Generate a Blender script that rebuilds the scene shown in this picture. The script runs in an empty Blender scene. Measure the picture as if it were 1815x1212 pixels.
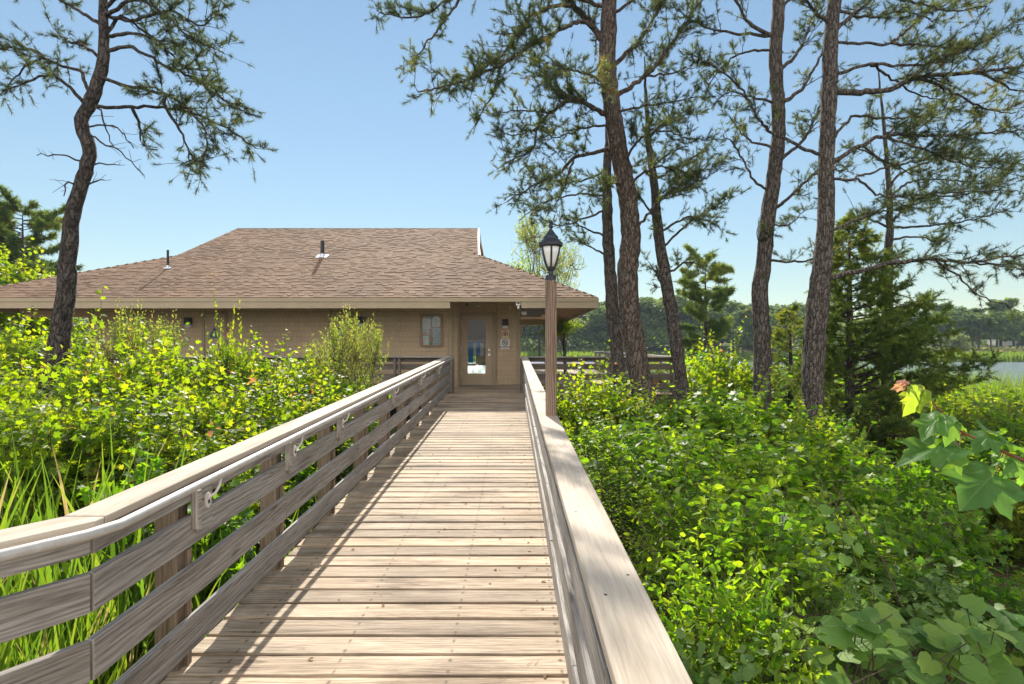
import bpy, math, random
import numpy as np
from mathutils import Vector, Matrix

# ---------------------------------------------------------------- camera, sky, sun, exposure
sc = bpy.context.scene
COL = sc.collection
F, CX, HY, EYE = 1008.0, 909.0, 612.0, 1.75        # focal length and horizon of the 1815 px wide photograph
cam_d = bpy.data.cameras.new('camera')
cam = bpy.data.objects.new('camera', cam_d); COL.objects.link(cam)
cam.location = (0, 0, EYE); cam.rotation_euler = (math.pi/2, 0, 0)
cam_d.sensor_width = 36; cam_d.lens = 36*F/1815
cam_d.shift_x = -1.5/1815; cam_d.shift_y = 6/1815
cam_d.clip_start = 0.05; cam_d.clip_end = 5000
sc.camera = cam

SUN_EL, SUN_AZ = math.radians(38.5), math.radians(-9.5)     # sun ahead of the camera, a little left
sv = Vector((math.sin(SUN_AZ)*math.cos(SUN_EL), math.cos(SUN_AZ)*math.cos(SUN_EL), math.sin(SUN_EL)))
W = bpy.data.worlds.new("World"); sc.world = W; W.use_nodes = True
nt = W.node_tree; bg = nt.nodes['Background']
sky = nt.nodes.new('ShaderNodeTexSky'); sky.sky_type = 'NISHITA'; sky.sun_disc = False
sky.sun_elevation = SUN_EL; sky.sun_rotation = SUN_AZ % (2*math.pi)
sky.air_density = 1.0; sky.dust_density = 0.0; sky.ozone_density = 2.0; sky.altitude = 0
bw_ = nt.nodes.new('ShaderNodeRGBToBW'); nt.links.new(sky.outputs[0], bw_.inputs[0])      # roll off the glare round the sun
k1 = nt.nodes.new('ShaderNodeMath'); k1.operation = 'MULTIPLY_ADD'; k1.inputs[1].default_value = 0.13; k1.inputs[2].default_value = 1.0; nt.links.new(bw_.outputs[0], k1.inputs[0])
k2 = nt.nodes.new('ShaderNodeMath'); k2.operation = 'DIVIDE'; k2.inputs[0].default_value = 1.17; nt.links.new(k1.outputs[0], k2.inputs[1])
k3 = nt.nodes.new('ShaderNodeVectorMath'); k3.operation = 'SCALE'; nt.links.new(sky.outputs[0], k3.inputs[0]); nt.links.new(k2.outputs[0], k3.inputs['Scale'])
tn_ = nt.nodes.new('ShaderNodeVectorMath'); tn_.operation = 'MULTIPLY'; tn_.inputs[1].default_value = (1.09, 1.05, 0.90); nt.links.new(k3.outputs[0], tn_.inputs[0])
# unseen bright clouds added behind the camera as fill light for shaded faces
tcw = nt.nodes.new('ShaderNodeTexCoord'); sxw = nt.nodes.new('ShaderNodeSeparateXYZ'); nt.links.new(tcw.outputs['Generated'], sxw.inputs[0])
cn = nt.nodes.new('ShaderNodeTexNoise'); cn.inputs['Scale'].default_value = 2.6; cn.inputs['Detail'].default_value = 6; nt.links.new(tcw.outputs['Generated'], cn.inputs['Vector'])
c1 = nt.nodes.new('ShaderNodeMath'); c1.operation = 'MULTIPLY_ADD'; nt.links.new(sxw.outputs[1], c1.inputs[0]); c1.inputs[1].default_value = -1.0; nt.links.new(cn.outputs[0], c1.inputs[2])
cr = nt.nodes.new('ShaderNodeMapRange'); cr.interpolation_type = 'SMOOTHSTEP'; cr.inputs[1].default_value = 0.62; cr.inputs[2].default_value = 0.95; nt.links.new(c1.outputs[0], cr.inputs[0])
cm = nt.nodes.new('ShaderNodeMix'); cm.data_type = 'RGBA'; nt.links.new(cr.outputs[0], cm.inputs[0]); nt.links.new(tn_.outputs[0], cm.inputs[6]); cm.inputs[7].default_value = (11.0, 10.6, 10.2, 1)
nt.links.new(cm.outputs[2], bg.inputs[0]); bg.inputs[1].default_value = 0.10
sun_d = bpy.data.lights.new('sun', 'SUN'); sun_d.energy = 5.0; sun_d.angle = math.radians(0.55)
sun_d.color = (1.0, 0.93, 0.82)
sun = bpy.data.objects.new('sun', sun_d); COL.objects.link(sun)
sun.rotation_euler = sv.to_track_quat('Z', 'Y').to_euler()
sc.view_settings.view_transform = 'Standard'; sc.view_settings.look = 'None'
sc.view_settings.exposure = 0.86; sc.view_settings.gamma = 1.0
cy = sc.cycles
cy.max_bounces = 7; cy.diffuse_bounces = 4; cy.glossy_bounces = 3; cy.transmission_bounces = 5
cy.transparent_max_bounces = 8; cy.use_adaptive_sampling = True; cy.adaptive_threshold = 0.02
cy.sample_clamp_indirect = 6.0

rng = np.random.default_rng(7)
random.seed(7)

def at(px, py, d):                                  # a pixel of the photograph at a chosen distance
    return np.array(((px-CX)/F*d, d, EYE+(HY-py)/F*d))
SLOPE = 0.0308
FLAT = 15.2
def dz(d): return SLOPE*min(d, FLAT)                # height of the boardwalk
PZ = SLOPE*FLAT                                     # porch level

# ---------------------------------------------------------------- materials
def new_mat(name):
    m = bpy.data.materials.new(name); m.use_nodes = True
    n = m.node_tree.nodes; l = m.node_tree.links
    return m, n, l, n['Principled BSDF']
def N(n, t, **k):
    x = n.new(t)
    for a, v in k.items(): setattr(x, a, v)
    return x
def ramp(n, stops):
    r = n.new('ShaderNodeValToRGB'); e = r.color_ramp.elements
    while len(e) < len(stops): e.new(0.5)
    for s, (p, c) in zip(e, stops):
        s.position = p; s.color = (*c, 1)
    return r
def mixc(n, l, fac, a, b, mode='MIX'):
    m = n.new('ShaderNodeMix'); m.data_type = 'RGBA'; m.blend_type = mode
    for sock, v in ((m.inputs[0], fac), (m.inputs[6], a), (m.inputs[7], b)):
        if hasattr(v, 'links'): l.new(v, sock)
        elif isinstance(v, tuple): sock.default_value = (*v, 1)
        else: sock.default_value = v
    return m.outputs[2]
def mth(n, l, op, a, b=0.5, c=None):
    m = n.new('ShaderNodeMath'); m.operation = op
    for i, v in enumerate((a, b, c)):
        if v is None: continue
        if hasattr(v, 'links'): l.new(v, m.inputs[i])
        else: m.inputs[i].default_value = v
    return m.outputs[0]
def noise(n, l, vec, scale, detail=4, rough=0.6, dist=0.0):
    t = n.new('ShaderNodeTexNoise'); t.inputs['Scale'].default_value = scale
    t.inputs['Detail'].default_value = detail; t.inputs['Roughness'].default_value = rough
    t.inputs['Distortion'].default_value = dist
    if vec is not None: l.new(vec, t.inputs['Vector'])
    return t.outputs[0]
def mapping(n, l, vec, scale):
    m = n.new('ShaderNodeMapping'); m.inputs['Scale'].default_value = scale
    l.new(vec, m.inputs['Vector']); return m.outputs[0]
def bump(n, l, h, bsdf, strength=0.4, dist=0.01):
    b = n.new('ShaderNodeBump'); b.inputs['Strength'].default_value = strength
    b.inputs['Distance'].default_value = dist
    l.new(h, b.inputs['Height']); l.new(b.outputs[0], bsdf.inputs['Normal'])

def wood_mat(name, dark, mid, light, rough=0.8, knots=True, nails=False, grain=1.0, ringw=0.05):
    m, n, l, b = new_mat(name)
    uv = n.new('ShaderNodeUVMap').outputs[0]
    g1 = noise(n, l, mapping(n, l, uv, (2.2, 55*grain, 1)), 1.0, 6, 0.65, 0.7)
    g2 = noise(n, l, mapping(n, l, uv, (9, 230*grain, 1)), 1.0, 3, 0.6, 0.2)
    g3 = noise(n, l, mapping(n, l, uv, (0.8, 6, 1)), 1.0, 4, 0.6)
    f = mth(n, l, 'ADD', mth(n, l, 'MULTIPLY', g1, 0.62), mth(n, l, 'MULTIPLY', g2, 0.38))
    sv_ = n.new('ShaderNodeSeparateXYZ'); l.new(uv, sv_.inputs[0])
    ring = mth(n, l, 'SINE', mth(n, l, 'ADD', mth(n, l, 'MULTIPLY', sv_.outputs[1], 260.0), mth(n, l, 'MULTIPLY', noise(n, l, mapping(n, l, uv, (0.9, 7, 1)), 1.0, 2, 0.5), 42.0)))
    f = mth(n, l, 'ADD', f, mth(n, l, 'MULTIPLY', ring, ringw))
    r = ramp(n, ((0.30, dark), (0.5, mid), (0.68, light))); l.new(f, r.inputs[0])
    c = r.outputs[0]
    geo = n.new('ShaderNodeNewGeometry')
    rv = ramp(n, ((0.0, (0.62, 0.60, 0.58)), (0.3, (.86, .85, .84)), (0.7, (1.0, 0.97, 0.93)), (1.0, (1.25, 1.17, 1.06))))
    l.new(geo.outputs['Random Per Island'], rv.inputs[0])
    c = mixc(n, l, 1.0, c, rv.outputs[0], 'MULTIPLY')
    st = ramp(n, ((0.34, (0.50, 0.45, 0.39)), (0.52, (.92, .91, .90)), (0.66, (1.06, 1.05, 1.04)))); l.new(g3, st.inputs[0])
    c = mixc(n, l, 0.6, c, st.outputs[0], 'MULTIPLY')
    if nails:
        tcw_ = n.new('ShaderNodeTexCoord'); bl = noise(n, l, mapping(n, l, tcw_.outputs['Object'], (1.1, 3.0, 1)), 1.0, 5, .7)
        bb = ramp(n, ((0.36, (.52, .50, .49)), (0.5, (.95, .94, .93)), (0.62, (1.08, 1.05, 1.0)))); l.new(bl, bb.inputs[0]); c = mixc(n, l, .8, c, bb.outputs[0], 'MULTIPLY')
    if knots:
        v = n.new('ShaderNodeTexVoronoi'); v.inputs['Scale'].default_value = 1.0
        l.new(mapping(n, l, uv, (1.6, 7, 1)), v.inputs['Vector'])
        k = ramp(n, ((0.0, (1, 1, 1)), (0.085, (0.75, 0.75, 0.75)), (0.11, (0, 0, 0)))); l.new(v.outputs['Distance'], k.inputs[0])
        c = mixc(n, l, mth(n, l, 'MULTIPLY', k.outputs[0], 0.6), c, (dark[0]*0.5, dark[1]*0.45, dark[2]*0.4))
    if nails:
        sx = n.new('ShaderNodeSeparateXYZ'); tc = n.new('ShaderNodeTexCoord')
        l.new(tc.outputs['Object'], sx.inputs[0])
        su = n.new('ShaderNodeSeparateXYZ'); l.new(uv, su.inputs[0])
        # nail rows over the joists every 0.58 m, two nails across each board
        fx = mth(n, l, 'ABSOLUTE', mth(n, l, 'SUBTRACT', mth(n, l, 'FRACT', mth(n, l, 'MULTIPLY', mth(n, l, 'ADD', sx.outputs[0], 40.06), 1/0.58)), 0.5))
        vv = mth(n, l, 'FRACT', mth(n, l, 'DIVIDE', su.outputs[1], 0.19))
        fv = mth(n, l, 'ABSOLUTE', mth(n, l, 'SUBTRACT', mth(n, l, 'ABSOLUTE', mth(n, l, 'SUBTRACT', vv, 0.5)), 0.27))
        dd = mth(n, l, 'ADD', mth(n, l, 'MULTIPLY', fx, 0.58), mth(n, l, 'MULTIPLY', fv, 0.10))
        dd = mth(n, l, 'ADD', dd, mth(n, l, 'MULTIPLY', mth(n, l, 'SUBTRACT', g1, 0.5), 0.03))
        k = ramp(n, ((0.0, (1, 1, 1)), (0.004, (0.9, 0.9, 0.9)), (0.016, (0, 0, 0)))); l.new(dd, k.inputs[0])
        c = mixc(n, l, mth(n, l, 'MULTIPLY', k.outputs[0], 0.8), c, (0.07, 0.045, 0.03))
    l.new(c, b.inputs['Base Color']); b.inputs['Roughness'].default_value = rough
    b.inputs['Specular IOR Level'].default_value = 0.3
    bump(n, l, f, b, 0.5, 0.004)
    return m
def plain(name, col, rough=0.6, metal=0.0, spec=0.4, var=0.12, scale=6.0, bmp=0.0):
    m, n, l, b = new_mat(name)
    tc = n.new('ShaderNodeTexCoord')
    f = noise(n, l, tc.outputs['Object'], scale, 5, 0.6)
    r = ramp(n, ((0.3, tuple(x*(1-var) for x in col)), (0.7, tuple(min(1, x*(1+var)) for x in col))))
    l.new(f, r.inputs[0]); l.new(r.outputs[0], b.inputs['Base Color'])
    b.inputs['Roughness'].default_value = rough; b.inputs['Metallic'].default_value = metal
    b.inputs['Specular IOR Level'].default_value = spec
    if bmp: bump(n, l, f, b, bmp, 0.01)
    return m
def leaf_mat(name, stops, tstops, trans=0.5, rough=0.42, spec=0.45, veins=False):
    rough = max(rough, .48); spec = min(spec, .24)
    stops = [(p, tuple(x*.95 for x in c)) for p, c in stops]
    tstops = [(p, tuple(min(.98, x*2.0) for x in c)) for p, c in tstops]
    m, n, l, b = new_mat(name)
    a = n.new('ShaderNodeAttribute'); a.attribute_name = 'tint'
    r = ramp(n, stops); l.new(a.outputs['Fac'], r.inputs[0]); l.new(r.outputs[0], b.inputs['Base Color'])
    b.inputs['Roughness'].default_value = rough; b.inputs['Specular IOR Level'].default_value = spec
    if veins:
        av = n.new('ShaderNodeAttribute'); av.attribute_name = 'leafxy'; sx = n.new('ShaderNodeSeparateXYZ'); l.new(av.outputs['Vector'], sx.inputs[0])
        ax = mth(n, l, 'ABSOLUTE', sx.outputs[0]); ang = mth(n, l, 'ARCTAN2', ax, mth(n, l, 'ADD', sx.outputs[1], .02)); rr_ = mth(n, l, 'SQRT', mth(n, l, 'ADD', mth(n, l, 'MULTIPLY', ax, ax), mth(n, l, 'MULTIPLY', sx.outputs[1], sx.outputs[1])))
        dmin = mth(n, l, 'MINIMUM', ang, mth(n, l, 'MINIMUM', mth(n, l, 'ABSOLUTE', mth(n, l, 'SUBTRACT', ang, .66)), mth(n, l, 'ABSOLUTE', mth(n, l, 'SUBTRACT', ang, 1.3))))
        side = mth(n, l, 'ABSOLUTE', mth(n, l, 'SINE', mth(n, l, 'MULTIPLY', mth(n, l, 'SUBTRACT', rr_, mth(n, l, 'MULTIPLY', dmin, .5)), 24.0)))
        vm_ = ramp(n, ((0.0, (1, 1, 1)), (0.03, (0, 0, 0)))); l.new(mth(n, l, 'MULTIPLY', dmin, rr_), vm_.inputs[0])
        vs_ = ramp(n, ((0.0, (.45, .45, .45)), (0.10, (0, 0, 0)))); l.new(side, vs_.inputs[0])
        vein = mth(n, l, 'MAXIMUM', vm_.outputs[0], vs_.outputs[0]); spots = ramp(n, ((0.60, (0, 0, 0)), (0.70, (1, 1, 1)))); l.new(noise(n, l, mapping(n, l, av.outputs['Vector'], (7, 7, 7)), 1.0, 4, .7), spots.inputs[0])
        c0 = mixc(n, l, mth(n, l, 'MULTIPLY', vein, .55), r.outputs[0], (0.17, 0.24, 0.10)); c0 = mixc(n, l, mth(n, l, 'MULTIPLY', spots.outputs[0], .5), c0, (0.16, 0.12, 0.04)); l.new(c0, b.inputs['Base Color']); bump(n, l, mth(n, l, 'MULTIPLY', vein, -1.0), b, .5, .003)
    t = n.new('ShaderNodeBsdfTranslucent'); r2 = ramp(n, tstops); l.new(a.outputs['Fac'], r2.inputs[0])
    l.new(r2.outputs[0], t.inputs[0])
    mx = n.new('ShaderNodeMixShader'); mx.inputs[0].default_value = trans
    l.new(b.outputs[0], mx.inputs[1]); l.new(t.outputs[0], mx.inputs[2])
    l.new(mx.outputs[0], n['Material Output'].inputs[0])
    return m
def bark_mat(name, dark, mid, light, lichen=0.25, sc_=1.0):
    m, n, l, b = new_mat(name)
    tc = n.new('ShaderNodeTexCoord'); o = tc.outputs['Object']
    wv = noise(n, l, o, 7*sc_, 5, .7)
    vm = n.new('ShaderNodeVectorMath'); vm.operation = 'MULTIPLY_ADD'
    l.new(wv, vm.inputs[0]); vm.inputs[1].default_value = (0.22, 0.22, 0.30); l.new(o, vm.inputs[2])
    v = n.new('ShaderNodeTexVoronoi'); v.feature = 'DISTANCE_TO_EDGE'; v.inputs['Scale'].default_value = 1.0
    l.new(mapping(n, l, vm.outputs[0], (20*sc_, 20*sc_, 4.2*sc_)), v.inputs['Vector'])
    f2 = noise(n, l, mapping(n, l, o, (40*sc_, 40*sc_, 14*sc_)), 1.0, 5, 0.7)
    h = mth(n, l, 'ADD', mth(n, l, 'MULTIPLY', mth(n, l, 'MINIMUM', v.outputs['Distance'], 0.18), 2.4), mth(n, l, 'MULTIPLY', f2, 0.75))
    r = ramp(n, ((0.30, dark), (0.52, mid), (0.90, light))); l.new(h, r.inputs[0])
    f3 = noise(n, l, o, 3.0*sc_, 5, 0.7)
    lk = ramp(n, ((0.58, (0, 0, 0)), (0.72, (1, 1, 1)))); l.new(f3, lk.inputs[0])
    c = mixc(n, l, mth(n, l, 'MULTIPLY', lk.outputs[0], lichen), r.outputs[0], (0.20, 0.22, 0.15))
    l.new(c, b.inputs['Base Color']); b.inputs['Roughness'].default_value = 0.9
    b.inputs['Specular IOR Level'].default_value = 0.2
    bump(n, l, h, b, 1.0, 0.045)
    return m

M = {}
M['deck'] = wood_mat('deck_wood', (0.16, 0.115, 0.080), (0.45, 0.37, 0.285), (0.66, 0.57, 0.46), nails=True, ringw=.045)
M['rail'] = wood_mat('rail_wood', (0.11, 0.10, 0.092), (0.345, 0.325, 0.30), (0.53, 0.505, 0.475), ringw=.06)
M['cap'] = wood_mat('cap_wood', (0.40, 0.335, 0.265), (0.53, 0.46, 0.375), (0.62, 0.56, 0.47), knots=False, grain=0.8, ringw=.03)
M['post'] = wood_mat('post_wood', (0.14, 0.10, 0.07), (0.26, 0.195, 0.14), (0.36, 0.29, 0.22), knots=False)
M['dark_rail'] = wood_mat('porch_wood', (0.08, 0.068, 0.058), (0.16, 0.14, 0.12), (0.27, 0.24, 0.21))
M['pole'] = wood_mat('lamp_pole_wood', (0.10, 0.065, 0.045), (0.22, 0.155, 0.115), (0.37, 0.29, 0.225), knots=False, ringw=.10)
M['trim'] = plain('tan_trim_paint', (0.38, 0.305, 0.205), 0.55, var=0.07, scale=2.0)
M['wood_under'] = plain('tan_rafter_paint', (0.52, 0.39, 0.27), 0.7, var=0.10)
M['door'] = plain('tan_door_paint', (0.48, 0.37, 0.255), 0.5, var=0.05)
M['steel'] = plain('galvanised_pipe', (0.46, 0.44, 0.41), 0.5, 0.25, var=0.12, scale=20)
M['bracket'] = plain('painted_bracket', (0.60, 0.56, 0.50), 0.5, 0.0, var=0.1)
M['chrome'] = plain('brushed_steel', (0.62, 0.61, 0.58), 0.3, 0.9, var=0.05)
M['black'] = plain('black_metal', (0.018, 0.018, 0.022), 0.45, 0.0, var=0.2)
M['lampblack'] = plain('dark_lamp_metal', (0.030, 0.032, 0.042), 0.38, 0.3, var=0.2)
M['white'] = plain('white_paint', (0.75, 0.74, 0.71), 0.5, var=0.05)
M['flash'] = plain('pale_flashing', (0.62, 0.64, 0.68), 0.4, 0.4, var=0.1)
M['frost'] = plain('frosted_glass', (0.72, 0.73, 0.72), 0.35, var=0.04)
M['case'] = plain('notice_case_frame', (0.30, 0.205, 0.12), 0.5, var=.1)
M['teal'] = plain('teal_sign', (0.03, 0.12, 0.13), 0.4, var=0.05)
M['paper'] = plain('paper', (0.62, 0.64, 0.62), 0.7, var=0.08)
M['paper_blue'] = plain('blue_paper', (0.45, 0.52, 0.60), 0.7, var=0.08)
M['paper_green'] = plain('green_paper', (0.15, 0.30, 0.22), 0.7, var=0.3)
M['orange'] = plain('orange_paper', (0.55, 0.20, 0.07), 0.7, var=0.2)
M['cork'] = plain('cork', (0.35, 0.22, 0.11), 0.85, var=0.2, scale=40)
M['cream'] = plain('cream_paper', (0.74, 0.62, 0.42), 0.6, var=0.05)
M['ink'] = plain('black_ink', (0.03, 0.03, 0.03), 0.6, var=0.1)
M['red'] = plain('red_ink', (0.50, 0.06, 0.04), 0.6, var=0.1)
M['blue'] = plain('blue_cloth', (0.07, 0.36, 0.85), 0.7, var=0.2)
M['navy'] = plain('navy_cover', (0.03, 0.07, 0.18), 0.6, var=0.2)
M['terracotta'] = plain('terracotta', (0.42, 0.22, 0.13), 0.75, var=0.15)
M['inside'] = plain('interior_wall', (0.10, 0.085, 0.07), 0.8, var=0.1)
M['lamp_white'] = plain('lamp_diffuser', (0.66, 0.65, 0.60), 0.4, var=0.03)
M['net'] = plain('green_fabric', (0.05, 0.20, 0.15), 0.8, var=0.2)

def glass_mat(name):
    m, n, l, b = new_mat(name)
    t = n.new('ShaderNodeBsdfTransparent'); t.inputs[0].default_value = (0.93, 0.95, 0.94, 1)
    g = n.new('ShaderNodeBsdfGlossy'); g.inputs['Roughness'].default_value = 0.02
    fr = n.new('ShaderNodeFresnel'); fr.inputs[0].default_value = 1.33
    mx = n.new('ShaderNodeMixShader'); l.new(fr.outputs[0], mx.inputs[0])
    l.new(t.outputs[0], mx.inputs[1]); l.new(g.outputs[0], mx.inputs[2])
    l.new(mx.outputs[0], n['Material Output'].inputs[0]); return m
M['glass'] = glass_mat('door_glass')
m, n, l, b = new_mat('dark_window_glass'); b.inputs['Base Color'].default_value = (0.012, 0.013, 0.016, 1); b.inputs['Roughness'].default_value = 0.06
M['darkglass'] = m

def roof_mat():
    m, n, l, b = new_mat('asphalt_shingles')
    geo = n.new('ShaderNodeNewGeometry'); tc = n.new('ShaderNodeTexCoord')
    r = ramp(n, ((0.0, (0.165, 0.104, 0.070)), (0.45, (0.215, 0.139, 0.095)), (0.8, (0.255, 0.168, 0.116)), (1.0, (0.18, 0.114, 0.078))))
    l.new(geo.outputs['Random Per Island'], r.inputs[0])
    f = noise(n, l, tc.outputs['Object'], 90, 3, 0.7); f2 = noise(n, l, tc.outputs['Object'], 0.6, 4, 0.6)
    c = mixc(n, l, mth(n, l, 'MULTIPLY', f, 0.5), r.outputs[0], (0.29, 0.20, 0.142))
    st = ramp(n, ((0.35, (0.80, 0.80, 0.78)), (0.65, (1.06, 1.04, 1.0)))); l.new(f2, st.inputs[0])
    c = mixc(n, l, 1.0, c, st.outputs[0], 'MULTIPLY')
    l.new(c, b.inputs['Base Color']); b.inputs['Roughness'].default_value = 0.9; b.inputs['Specular IOR Level'].default_value = 0.2
    bump(n, l, f, b, 0.3, 0.004); return m
M['roof'] = roof_mat()
def siding_mat():
    m, n, l, b = new_mat('painted_shingle_siding')
    uv = n.new('ShaderNodeUVMap').outputs[0]
    t = n.new('ShaderNodeTexBrick'); l.new(uv, t.inputs['Vector'])
    t.offset = 0.37; t.offset_frequency = 2; t.squash = 1.25; t.squash_frequency = 3
    t.inputs['Scale'].default_value = 1; t.inputs['Brick Width'].default_value = 0.125; t.inputs['Row Height'].default_value = 0.155
    t.inputs['Mortar Size'].default_value = 0.004; t.inputs['Mortar Smooth'].default_value = 0.2; t.inputs['Bias'].default_value = 0
    t.inputs['Color1'].default_value = (0.63, 0.50, 0.33, 1); t.inputs['Color2'].default_value = (0.57, 0.445, 0.295, 1)
    t.inputs['Mortar'].default_value = (0.36, 0.275, 0.18, 1)
    f = noise(n, l, mapping(n, l, uv, (60, 5, 1)), 1, 4); f2 = noise(n, l, uv, 0.7, 4)
    c = mixc(n, l, mth(n, l, 'MULTIPLY', f, 0.25), t.outputs[0], (0.38, 0.295, 0.195))
    st = ramp(n, ((0.35, (0.86, 0.87, 0.88)), (0.65, (1.04, 1.02, 1.0)))); l.new(f2, st.inputs[0])
    c = mixc(n, l, 1.0, c, st.outputs[0], 'MULTIPLY')
    l.new(c, b.inputs['Base Color']); b.inputs['Roughness'].default_value = 0.75
    su = n.new('ShaderNodeSeparateXYZ'); l.new(uv, su.inputs[0])
    saw = mth(n, l, 'SUBTRACT', 1.0, mth(n, l, 'FRACT', mth(n, l, 'DIVIDE', su.outputs[1], 0.155)))
    h = mth(n, l, 'ADD', mth(n, l, 'MULTIPLY', saw, 1.0), mth(n, l, 'MULTIPLY', t.outputs['Fac'], -0.5))
    bump(n, l, h, b, 0.5, 0.015); return m
M['siding'] = siding_mat()

def ground_mat():
    m, n, l, b = new_mat('soil_and_litter')
    tc = n.new('ShaderNodeTexCoord'); o = tc.outputs['Object']
    f = noise(n, l, o, 1.2, 6, 0.65); f2 = noise(n, l, o, 30, 5, 0.7); f3 = noise(n, l, o, 0.05, 4, 0.6)
    a = ramp(n, ((0.3, (0.030, 0.018, 0.010)), (0.55, (0.085, 0.050, 0.027)), (0.8, (0.17, 0.105, 0.055)))); l.new(f2, a.inputs[0])
    g = ramp(n, ((0.3, (0.022, 0.040, 0.010)), (0.7, (0.07, 0.10, 0.025)))); l.new(f2, g.inputs[0])
    k = ramp(n, ((0.45, (0, 0, 0)), (0.62, (1, 1, 1)))); l.new(f, k.inputs[0])
    c = mixc(n, l, k.outputs[0], a.outputs[0], g.outputs[0])
    sx = n.new('ShaderNodeSeparateXYZ'); l.new(o, sx.inputs[0])
    far = mth(n, l, 'MULTIPLY', mth(n, l, 'SUBTRACT', sx.outputs[1], 60.0), 1/40.0)
    fc = n.new('ShaderNodeClamp'); l.new(far, fc.inputs[0])
    gg = ramp(n, ((0.3, (0.045, 0.075, 0.018)), (0.7, (0.12, 0.14, 0.04)))); l.new(f3, gg.inputs[0])
    c = mixc(n, l, fc.outputs[0], c, gg.outputs[0])
    l.new(c, b.inputs['Base Color']); b.inputs['Roughness'].default_value = 0.95
    bump(n, l, f2, b, 0.6, 0.03); return m
M['ground'] = ground_mat()
M['lawn'] = plain('dry_lawn', (0.26, 0.24, 0.07), 0.9, var=0.25, scale=0.4)
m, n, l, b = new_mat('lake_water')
b.inputs['Base Color'].default_value = (0.22, 0.27, 0.30, 1); b.inputs['Roughness'].default_value = 0.12  # pale base colour stands in for sky reflected off the ripples
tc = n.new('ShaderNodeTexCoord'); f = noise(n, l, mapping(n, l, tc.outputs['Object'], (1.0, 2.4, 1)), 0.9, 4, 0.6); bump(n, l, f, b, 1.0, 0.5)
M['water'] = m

G = lambda *s: tuple(s)
M['maple'] = leaf_mat('maple_leaf',
    ((0.0, (0.030, 0.070, 0.012)), (0.5, (0.085, 0.150, 0.014)), (0.85, (0.15, 0.205, 0.018)), (0.93, (0.17, 0.16, 0.03)), (1.0, (0.20, 0.075, 0.05))),
    ((0.0, (0.10, 0.20, 0.004)), (0.5, (0.235, 0.335, 0.004)), (0.85, (0.39, 0.43, 0.006)), (0.93, (0.38, 0.34, 0.02)), (1.0, (0.36, 0.14, 0.06))), 0.5)
M['green'] = leaf_mat('green_leaf',
    ((0.0, (0.030, 0.072, 0.012)), (0.5, (0.090, 0.165, 0.016)), (1.0, (0.20, 0.26, 0.026))),
    ((0.0, (0.07, 0.20, 0.008)), (0.5, (0.19, 0.36, 0.008)), (1.0, (0.38, 0.50, 0.010))), 0.46, 0.36, 0.55)
M['bay'] = leaf_mat('bayberry_leaf',
    ((0.0, (0.045, 0.080, 0.020)), (0.6, (0.09, 0.13, 0.030)), (1.0, (0.17, 0.15, 0.045))),
    ((0.0, (0.16, 0.24, 0.03)), (0.6, (0.32, 0.38, 0.04)), (1.0, (0.46, 0.38, 0.06))), 0.45, 0.35, 0.55)
M['vine'] = leaf_mat('vine_leaf',
    ((0.0, (0.080, 0.165, 0.035)), (0.6, (0.14, 0.25, 0.05)), (1.0, (0.23, 0.33, 0.06))),
    ((0.0, (0.09, 0.22, 0.03)), (1.0, (0.24, 0.36, 0.04))), 0.35, 0.5, 0.4, True)
M['sprig'] = leaf_mat('foreground_leaf',
    ((0.0, (0.060, 0.150, 0.055)), (0.7, (0.10, 0.20, 0.05)), (0.9, (0.18, 0.24, 0.05)), (1.0, (0.50, 0.22, 0.17))),
    ((0.0, (0.10, 0.26, 0.03)), (0.7, (0.24, 0.38, 0.02)), (0.9, (0.38, 0.44, 0.02)), (1.0, (0.42, 0.16, 0.11))), 0.5, 0.45, 0.45, True)
M['grass'] = leaf_mat('grass_blade',
    ((0.0, (0.045, 0.095, 0.015)), (0.7, (0.10, 0.17, 0.022)), (0.92, (0.16, 0.20, 0.04)), (1.0, (0.26, 0.20, 0.09))),
    ((0.0, (0.08, 0.18, 0.012)), (0.7, (0.20, 0.30, 0.012)), (0.92, (0.28, 0.30, 0.03)), (1.0, (0.36, 0.26, 0.10))), 0.45, 0.45, 0.4)
M['needle'] = leaf_mat('pine_needle',
    ((0.0, (0.024, 0.032, 0.018)), (0.55, (0.066, 0.086, 0.032)), (0.88, (0.14, 0.15, 0.042)), (1.0, (0.18, 0.10, 0.05))),
    ((0.0, (0.04, 0.06, 0.015)), (0.55, (0.11, 0.145, 0.03)), (0.88, (0.30, 0.31, 0.04)), (1.0, (0.34, 0.18, 0.07))), 0.35, 0.5, 0.35)
M['cedar'] = leaf_mat('cedar_spray',
    ((0.0, (0.055, 0.100, 0.028)), (0.6, (0.125, 0.180, 0.04)), (1.0, (0.24, 0.27, 0.05))),
    ((0.0, (0.05, 0.09, 0.015)), (0.6, (0.14, 0.19, 0.02)), (1.0, (0.36, 0.36, 0.03))), 0.4, 0.6, 0.3)
M['juniper'] = leaf_mat('juniper_spray',
    ((0.0, (0.05, 0.085, 0.015)), (1.0, (0.13, 0.16, 0.025))), ((0.0, (0.14, 0.20, 0.015)), (1.0, (0.32, 0.34, 0.02))), 0.35, 0.55, 0.3)
M['far_leaf'] = leaf_mat('far_foliage',
    ((0.0, (0.030, 0.062, 0.016)), (0.6, (0.075, 0.125, 0.028)), (1.0, (0.15, 0.20, 0.04))),
    ((0.0, (0.05, 0.09, 0.02)), (0.6, (0.14, 0.20, 0.03)), (1.0, (0.26, 0.31, 0.04))), 0.4, 0.6, 0.2)
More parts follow.
